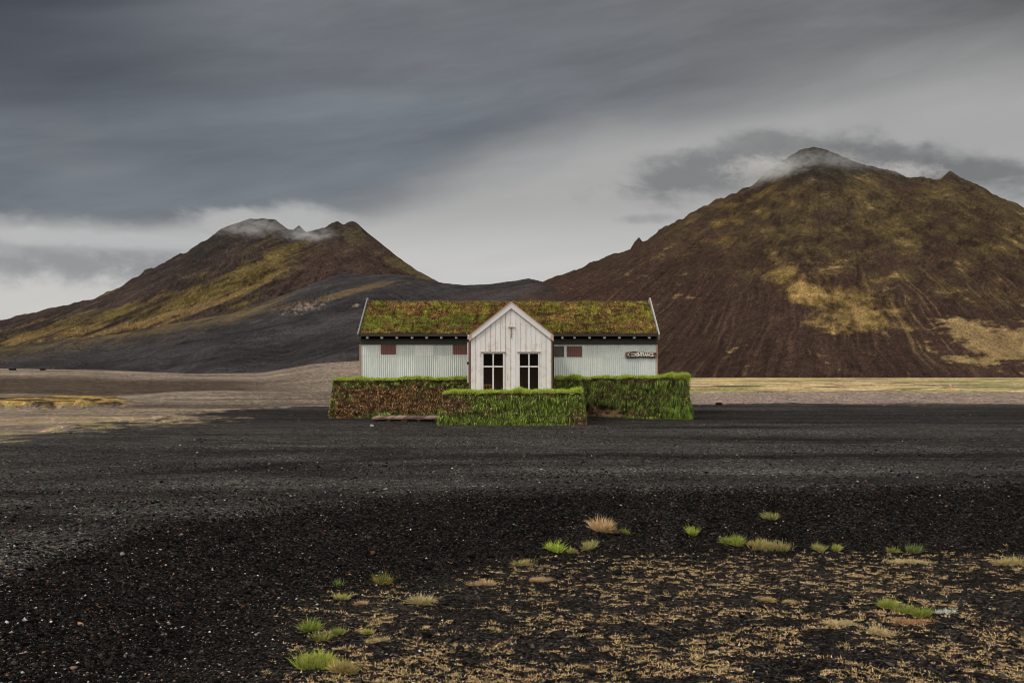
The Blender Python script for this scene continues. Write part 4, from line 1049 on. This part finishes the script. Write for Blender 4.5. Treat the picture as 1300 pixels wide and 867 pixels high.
tuft('yellow-tipped mat in the middle of the hollow', 972, 762, 24, 9, 420, [YG_, TAN, STRAW * 1.1], [2, 1.5, 1], .6, parts=3)
tuft('small yellow-tipped mat just right of the larger one', 998, 765, 18, 8, 280, [YG_, PALE, TAN], [2, 1, 1], .6, parts=2)
tuft('spiky green tuft with orange foot on the left slope', 486, 741, 18, 18, 280, [DG * 1.3, GR, OCHRE * 1.5, STRAW], [2, 2, 1, .8], .45)
tuft('spidery pale straw tuft with long stalks, left of centre', 535, 766, 26, 16, 420, [PALE, YG_, TAN], [2, 1.5, 1], .75)
tuft('sprawling pinkish straw tuft near the middle', 608, 741, 34, 14, 460, [TAN, PALE, PINK], [2, 1.4, 1.6], .85, parts=3)
tuft('low straw mound right of the sprawling pinkish tuft', 690, 739, 34, 9, 650, [TAN, PALE, PINK], [2, 1.5, 1], .6, parts=6)
tuft('upright green tuft above the big green mat, lower left', 395, 801, 20, 19, 420, [GR, LIME * .8, YG_], [3, 1.4, .8], .4)
tuft('olive green tuft beside the upright one, lower left', 408, 813, 18, 14, 320, [GR, YG_, STRAW], [2, 1.6, .8], .45)
tuft('small upright green tuft right of the olive one, lower left', 429, 806, 14, 13, 260, [GR, LIME * .9, TAN], [3, 1.4, .6], .4)
tuft('largest green mat of grass fading to straw, lower left corner of the hollow', 402, 846, 56, 22, 2600, [LIME, GR, YG_, STRAW], [2.4, 2.6, 1.4, .8], .45, parts=12, depth=.55)
tuft('straw-tipped tail of grass at the right end of the largest green mat', 436, 852, 32, 20, 1300, [YG_, STRAW, GR, TAN], [2, 1.5, 1.2, 1.4], .5, parts=7)
tuft('yellow-green tuft above a flat pale mat, lower left', 462, 805, 20, 9, 330, [YG_, LIME * .8, TAN], [2, 1, 1], .6, parts=2)
tuft('flat grey-straw mat below the yellow-green tuft', 481, 813, 34, 8, 560, [PALE, YG_, TAN], [2, 1.5, 1], .6, parts=5)
tuft('olive tuft with pink stems on the left slope', 434, 760, 18, 11, 260, [YG_, GR, PINK], [2, 1.3, 1.2], .6)
tuft('small green sprig among pebbles on the left slope', 429, 744, 12, 10, 90, [GR, DG], [1, 1], .4)
tuft('pale tan tuft in the lower left quarter of the dry patch', 455, 768, 24, 9, 330, [TAN, PALE, PINK], [2, 1, 1.2], .75, parts=3)
def rock(label, px, py, wpx, hpx, c, seed, name='rock'):
    x, y, z = at(px, py); k = y / F
    import bmesh
    bm = bmesh.new(); bmesh.ops.create_icosphere(bm, subdivisions=3, radius=1)
    for v in bm.verts:
        p = v.co; n = float(fbm(np.array([p.x * 1.3 + seed]), np.array([p.y * 1.3 + p.z * 2.1]), 3, seed)[0])
        q = p * (1 + .45 * n); q = Vector((round(q.x * 3.2) / 3.2 * .45 + q.x * .55, q.y * .8, round(q.z * 3) / 3 * .4 + q.z * .6))
        v.co = Vector((q.x * wpx * k / 2, q.y * wpx * k / 2, (q.z * .55 + .32) * hpx * k))
    me = bpy.data.meshes.new(name); bm.to_mesh(me); bm.free()
    at_ = me.color_attributes.new('col', 'FLOAT_COLOR', 'POINT')
    for d in at_.data: d.color = (*c, 1)
    me.materials.append(M['rock']); o = bpy.data.objects.new(name, me); COL.objects.link(o); o.location = (x, y, z)
    tag(o, label, 'rock')
BK = (.022, .020, .020)
rock('black rock at the left edge of the largest green mat', 374, 845, 17, 10, BK, 1)
rock('black rock at the right edge of the tan and green mat', 677, 716, 12, 6, BK, 2)
rock('black rock between the green and the yellow-green mats', 735, 696, 10, 7, BK, 3)
rock('flat reddish brown rock right of the rounded straw tuft', 781, 678, 11, 6, (.10, .06, .045), 4)
rock('black rock among the dry grass, below the flat reddish one', 784, 729, 9, 7, BK, 5)
rock('single dark rock on the flat gravel to the right of the house', 913, 514, 9, 4, BK, 6)
rock('dark rock far right on the raked gravel', 1280, 614, 6, 4, BK, 7)
rock('orange-brown stone on the left slope of the bank', 473, 703, 6, 5, (.22, .10, .05), 8)
rock('pale stone on the crest of the bank at left', 155, 705, 6, 4, (.40, .39, .37), 9)
rock('small pale stone on the ground before the boardwalk', 472, 541.5, 5, 3.5, (.5, .48, .45), 10)
rock('dark rock on the distant brown ridge at far left', 16, 470, 9, 3, BK, 12)
rock('darker of the far rocks on the brown ridge, the one nearer the house', 54, 470, 7, 3, BK, 13)
# far stake
x, y, z = at(1207, 496.5)
m = MB(); m.box(x - .09, x + .09, y, y + .12, z - .1, z + .75, (1.2, .9, .75)); m.box(x - .14, x + .14, y - .02, y + .14, z + .751, z + .86, (1.5, 1.1, .9))
tag(m.build('marker_post', M['bare'], loc=(x, y, z)), 'thin pinkish marker post far out on the yellow plain at right', 'post')

# ------------------------------------------------------------------ cloud wisps caught on the summits
def wisp(px, py, d, rx, rz, ry, dens, thr, sc, seed, col=(.9, .9, .9)):
    import bmesh
    k = d / F; x = (px - 650) * k; z = CAMZ + (HY - py) * k
    bm = bmesh.new(); bmesh.ops.create_icosphere(bm, subdivisions=3, radius=1); me = bpy.data.meshes.new('cloud'); bm.to_mesh(me); bm.free()
    m = bpy.data.materials.new('cloud_vapour'); m.use_nodes = True; nt = m.node_tree; nt.nodes.clear()
    out = nt.nodes.new('ShaderNodeOutputMaterial'); v = nt.nodes.new('ShaderNodeVolumePrincipled'); nt.links.new(v.outputs[0], out.inputs['Volume'])
    tc = nt.nodes.new('ShaderNodeTexCoord'); g = nt.nodes.new('ShaderNodeVectorMath'); g.operation = 'LENGTH'; nt.links.new(tc.outputs['Object'], g.inputs[0])
    mp = nt.nodes.new('ShaderNodeVectorMath'); mp.operation = 'MULTIPLY'; nt.links.new(tc.outputs['Object'], mp.inputs[0]); mp.inputs[1].default_value = (rx / 17 * sc, ry / 17 * sc, rz / 9 * sc)
    ad = nt.nodes.new('ShaderNodeVectorMath'); nt.links.new(mp.outputs[0], ad.inputs[0]); ad.inputs[1].default_value = (seed * 7.3, seed * 3.1, seed)
    nz = noise(nt, ad.outputs[0], 1, 5, .68, 1.0)
    r = N(nt, g.outputs['Value'])
    fall = (1 - r).sstep(0, .75)
    den = (nz * 1.0 + fall * .16 - .10).sstep(thr, thr + .20) * fall * dens
    nt.links.new(den.s, v.inputs['Density']); v.inputs['Color'].default_value = (*col, 1); v.inputs['Anisotropy'].default_value = .2
    me.materials.append(m); o = bpy.data.objects.new('cloud', me); COL.objects.link(o); o.location = (x, d, z); o.scale = (rx * k, ry, rz * k)
    tag(o, kind='stuff'); return o
CL = []
CL.append((wisp(972, 216, 1395, 95, 28, 80, .036, .44, 1.0, 1), 'grey cloud wisp hugging the left shoulder of the right summit'))
CL.append((wisp(1045, 208, 1410, 100, 26, 70, .013, .43, 1.0, 2), 'thin grey cloud veil over the rounded top of the right mountain'))
CL.append((wisp(1140, 220, 1460, 95, 20, 60, .030, .42, 1.0, 3), 'low cloud wisp on the ridge between the right summit and its small horn'))
CL.append((wisp(318, 288, 1370, 84, 22, 60, .015, .46, 1.0, 4, (.95, .95, .95)), 'pale cloud draped over the rounded top of the left mountain'))
CL.append((wisp(392, 298, 1390, 58, 17, 50, .020, .45, 1.0, 5, (.95, .95, .95)), 'small pale wisp below the jagged crest of the left mountain'))
for o, l in CL: tag(o, l, 'cloud')

# ------------------------------------------------------------------ sky, sun, camera
SUN_AZ = math.radians(238)      # compass style: from +Y clockwise; behind the camera, to the left
SUN_EL = math.radians(50)
W = bpy.data.worlds.new('World'); SC.world = W; W.use_nodes = True; nt = W.node_tree; nt.nodes.clear()
out = nt.nodes.new('ShaderNodeOutputWorld')
sky = nt.nodes.new('ShaderNodeTexSky'); sky.sky_type = 'NISHITA'; sky.sun_disc = False; sky.sun_elevation = SUN_EL; sky.sun_rotation = SUN_AZ
bgs = nt.nodes.new('ShaderNodeBackground'); bgs.inputs[1].default_value = .06; nt.links.new(sky.outputs[0], bgs.inputs[0])
tc = nt.nodes.new('ShaderNodeTexCoord'); vec = tc.outputs['Generated']
s = nt.nodes.new('ShaderNodeSeparateXYZ'); nt.links.new(vec, s.inputs[0]); DX, DY, DZ_ = (N(nt, o) for o in s.outputs)
AZ = DX._m('ARCTAN2', DY); EL = DZ_._m('ARCSINE')
# direction on the sky in degrees-like units: a = azimuth, e = elevation
def pa(px): return math.atan((px - 650) / F)
def pe(px, py): return math.atan((HY - py) / F * math.cos(pa(px)))
def curve(x, pts):
    """piecewise linear via a float curve, x mapped to 0..1 over its span"""
    lo, hi = pts[0][0], pts[-1][0]
    mr = nt.nodes.new('ShaderNodeMapRange'); nt.links.new(x.s, mr.inputs[0]); mr.inputs[1].default_value = lo; mr.inputs[2].default_value = hi
    fc = nt.nodes.new('ShaderNodeFloatCurve'); nt.links.new(mr.outputs[0], fc.inputs['Value']); c = fc.mapping.curves[0]
    for i, (a, b) in enumerate(pts):
        X = (a - lo) / (hi - lo)
        if i == 0: c.points[0].location = (X, b)
        elif i == len(pts) - 1: c.points[1 if len(pts) == 2 else -1].location = (X, b)
        else: c.points.new(X, b)
    fc.mapping.update(); return N(nt, fc.outputs[0])
n_big = noise(nt, comb(nt, AZ * 3.0, EL * 9.0, 1.7), 1, 4, .5)
n_mid = noise(nt, comb(nt, AZ * 8.0 + EL * 4, EL * 30.0, 4.2), 1, 5, .55)
n_puff = noise(nt, comb(nt, AZ * 20.0 + EL * 10, EL * 38.0, 7.7), 1, 5, .55, .15)
n_puf2 = noise(nt, comb(nt, AZ * 34.0, EL * 50.0, 2.7), 1, 6, .58, .2)
E2 = EL + (n_big - .5) * .06 + (n_mid - .5) * .02
bnd = curve(AZ, [(-1.2, .12), (pa(0), pe(0, 292)), (pa(250), pe(250, 288)), (pa(450), pe(450, 272)), (pa(560), pe(560, 240)), (pa(640), pe(640, 208)), (pa(760), pe(760, 172)), (pa(900), pe(900, 148)), (pa(1100), pe(1100, 118)), (pa(1300), pe(1300, 92)), (1.2, .26)])
wid = curve(AZ, [(-1.2, .02), (pa(0), .018), (pa(400), .028), (pa(600), .05), (pa(900), .05), (pa(1300), .08), (1.2, .08)])
mask = ((E2 - bnd) / wid).sstep(-.6, 1.0)
# light low band
low = mixc(nt, (.40, .395, .385), (.56, .55, .54), (EL * -1).sstep(-pe(650, 250), -pe(650, 345)) )
low = mixc(nt, low, (.60, .585, .56), AZ.sstep(pa(200), pa(60)) * .7)
# warm-grey to slate overhead
dark = mixc(nt, (.160, .178, .202), (.150, .150, .150), AZ.sstep(pa(560), pa(1000)))
dark = mixc(nt, dark, (.190, .200, .215), (n_mid - .5) * 1.6 + (n_big - .5) * 1.6 + .25)
top_e = EL.sstep(pe(650, 200), pe(650, 0))
dark = mixc(nt, dark, (.165, .168, .175), top_e * .6)
dark = mixc(nt, dark, (.062, .068, .082), AZ.sstep(pa(420), pa(-40)) * EL.sstep(pe(300, 230), pe(300, 90)) * .95)
dark = mixc(nt, dark, (.075, .075, .072), AZ.sstep(pa(1050), pa(1400)) * EL.sstep(pe(1200, 160), pe(1200, 20)) * .8)
streak = (n_big * .7 + n_mid * .6).sstep(.55, .85) * AZ.sstep(pa(750), pa(1150)) * EL.sstep(pe(1000, 130), pe(1000, 60)) * .5
dark = mixc(nt, dark, (.27, .27, .265), streak)
c = mixc(nt, low, dark, mask)
def gauss(px, py, rx, ry, rot=0):
    a0, e0 = pa(px), pe(px, py); A_ = (AZ - a0); E_ = (EL - e0); r = math.radians(rot); cr, sr = math.cos(r), math.sin(r)
    U_ = (A_ * cr + E_ * sr) * (F / rx); V_ = (E_ * cr - A_ * sr) * (F / ry)
    return ((U_ * U_ + V_ * V_) * -1)._m('EXPONENT')
def add_puff(c, g, n, lo, hi, colr, amt): return mixc(nt, c, colr, ((g * .9 + (n - .5) * 1.7 * g._m('POWER', .35)).sstep(lo, hi + .35)) * amt)
ns1 = noise(nt, comb(nt, AZ * 2.6 + EL * 2.5, EL * 20.0 - AZ * 3.0, 9.1), 1, 5, .55, .3)
ns2 = noise(nt, comb(nt, AZ * 8.0, EL * 34.0 - AZ * 7.0, 3.3), 1, 5, .55, .3)
c = mulc(nt, c, ((ns1 - .5) * .85 + (ns2 - .5) * .40) * (mask * .75 + .25) + 1.02)
# ragged pale bank low at the left
c = add_puff(c, gauss(60, 322, 230, 34), n_puf2, .12, .34, (.385, .387, .39), 1.0)
c = add_puff(c, gauss(110, 304, 190, 13), n_puf2, .25, .45, (.50, .50, .50), .85)
c = add_puff(c, gauss(30, 300, 60, 12), n_puff, .25, .5, (.50, .50, .49), .8)
c = add_puff(c, gauss(130, 334, 190, 20), n_puf2, .25, .55, (.27, .275, .285), .75)
c = add_puff(c, gauss(340, 282, 110, 22), n_puff, .20, .45, (.47, .47, .46), .9)
# smoky grey cloud behind and left of the right summit, and to its right
c = add_puff(c, gauss(890, 222, 125, 34, 8), n_puff, .18, .50, (.20, .20, .20), .9)
c = add_puff(c, gauss(1020, 186, 130, 24, -4), n_puff, .20, .50, (.225, .225, .22), .85)
c = add_puff(c, gauss(1120, 198, 95, 24, -12), n_puff, .18, .50, (.18, .18, .178), .9)
c = add_puff(c, gauss(1250, 222, 110, 28, -18), n_puff, .16, .48, (.175, .175, .175), .92)
c = add_puff(c, gauss(820, 278, 60, 10), n_puff, .35, .65, (.27, .27, .27), .6)
c = add_puff(c, gauss(680, 215, 90, 20, 20), n_mid, .35, .7, (.33, .335, .34), .5)
# the unseen overcast behind the camera and overhead is brighter
back = (DY * -1).sstep(-.35, .45); over = EL.sstep(.55, 1.1)
BACK = (1.45, 1.38, 1.30)
c = mixc(nt, c, (1.15, 1.13, 1.10), over)
c = mixc(nt, c, BACK, back)
added_land = (n_big - .5) * .10 + EL  # unseen dark land added behind the camera to darken window reflections
c = mixc(nt, c, (.035, .030, .026), added_land.sstep(.13, .10) * (DY * -1).sstep(-.1, .1))
c = mixc(nt, c, (.06, .057, .055), EL.sstep(-.01, -.05))
bgc = nt.nodes.new('ShaderNodeBackground'); nt.links.new(c, bgc.inputs[0]); bgc.inputs[1].default_value = 1.0
mx = nt.nodes.new('ShaderNodeMixShader'); mx.inputs[0].default_value = .93
nt.links.new(bgs.outputs[0], mx.inputs[1]); nt.links.new(bgc.outputs[0], mx.inputs[2]); nt.links.new(mx.outputs[0], out.inputs[0])

L_ = bpy.data.lights.new('sun', 'SUN'); L_.energy = 1.6; L_.angle = math.radians(14); L_.color = (1, .95, .88)
so = bpy.data.objects.new('sun', L_); COL.objects.link(so)
sd = Vector((math.sin(SUN_AZ) * math.cos(SUN_EL), math.cos(SUN_AZ) * math.cos(SUN_EL), math.sin(SUN_EL)))
so.rotation_euler = (-sd).to_track_quat('-Z', 'Y').to_euler(); so.location = (-30, -40, 60)

cam = bpy.data.cameras.new('camera'); co = bpy.data.objects.new('camera', cam); COL.objects.link(co)
co.location = (0, 0, CAMZ); co.rotation_euler = (math.radians(90), 0, 0)
cam.sensor_width = 36; cam.lens = 36 * F / 1300; cam.shift_y = (HY - 433.5) / 1300
cam.clip_start = .1; cam.clip_end = 9000
SC.camera = co
SC.render.engine = 'CYCLES'
SC.cycles.max_bounces = 6; SC.cycles.diffuse_bounces = 3; SC.cycles.volume_bounces = 2; SC.cycles.transparent_max_bounces = 8
SC.cycles.volume_step_rate = 1.0; SC.cycles.pixel_filter_type = 'BLACKMAN_HARRIS'; SC.cycles.filter_width = 1.0
SC.view_settings.view_transform = 'Standard'; SC.view_settings.look = 'None'; SC.view_settings.exposure = 0; SC.view_settings.gamma = 1
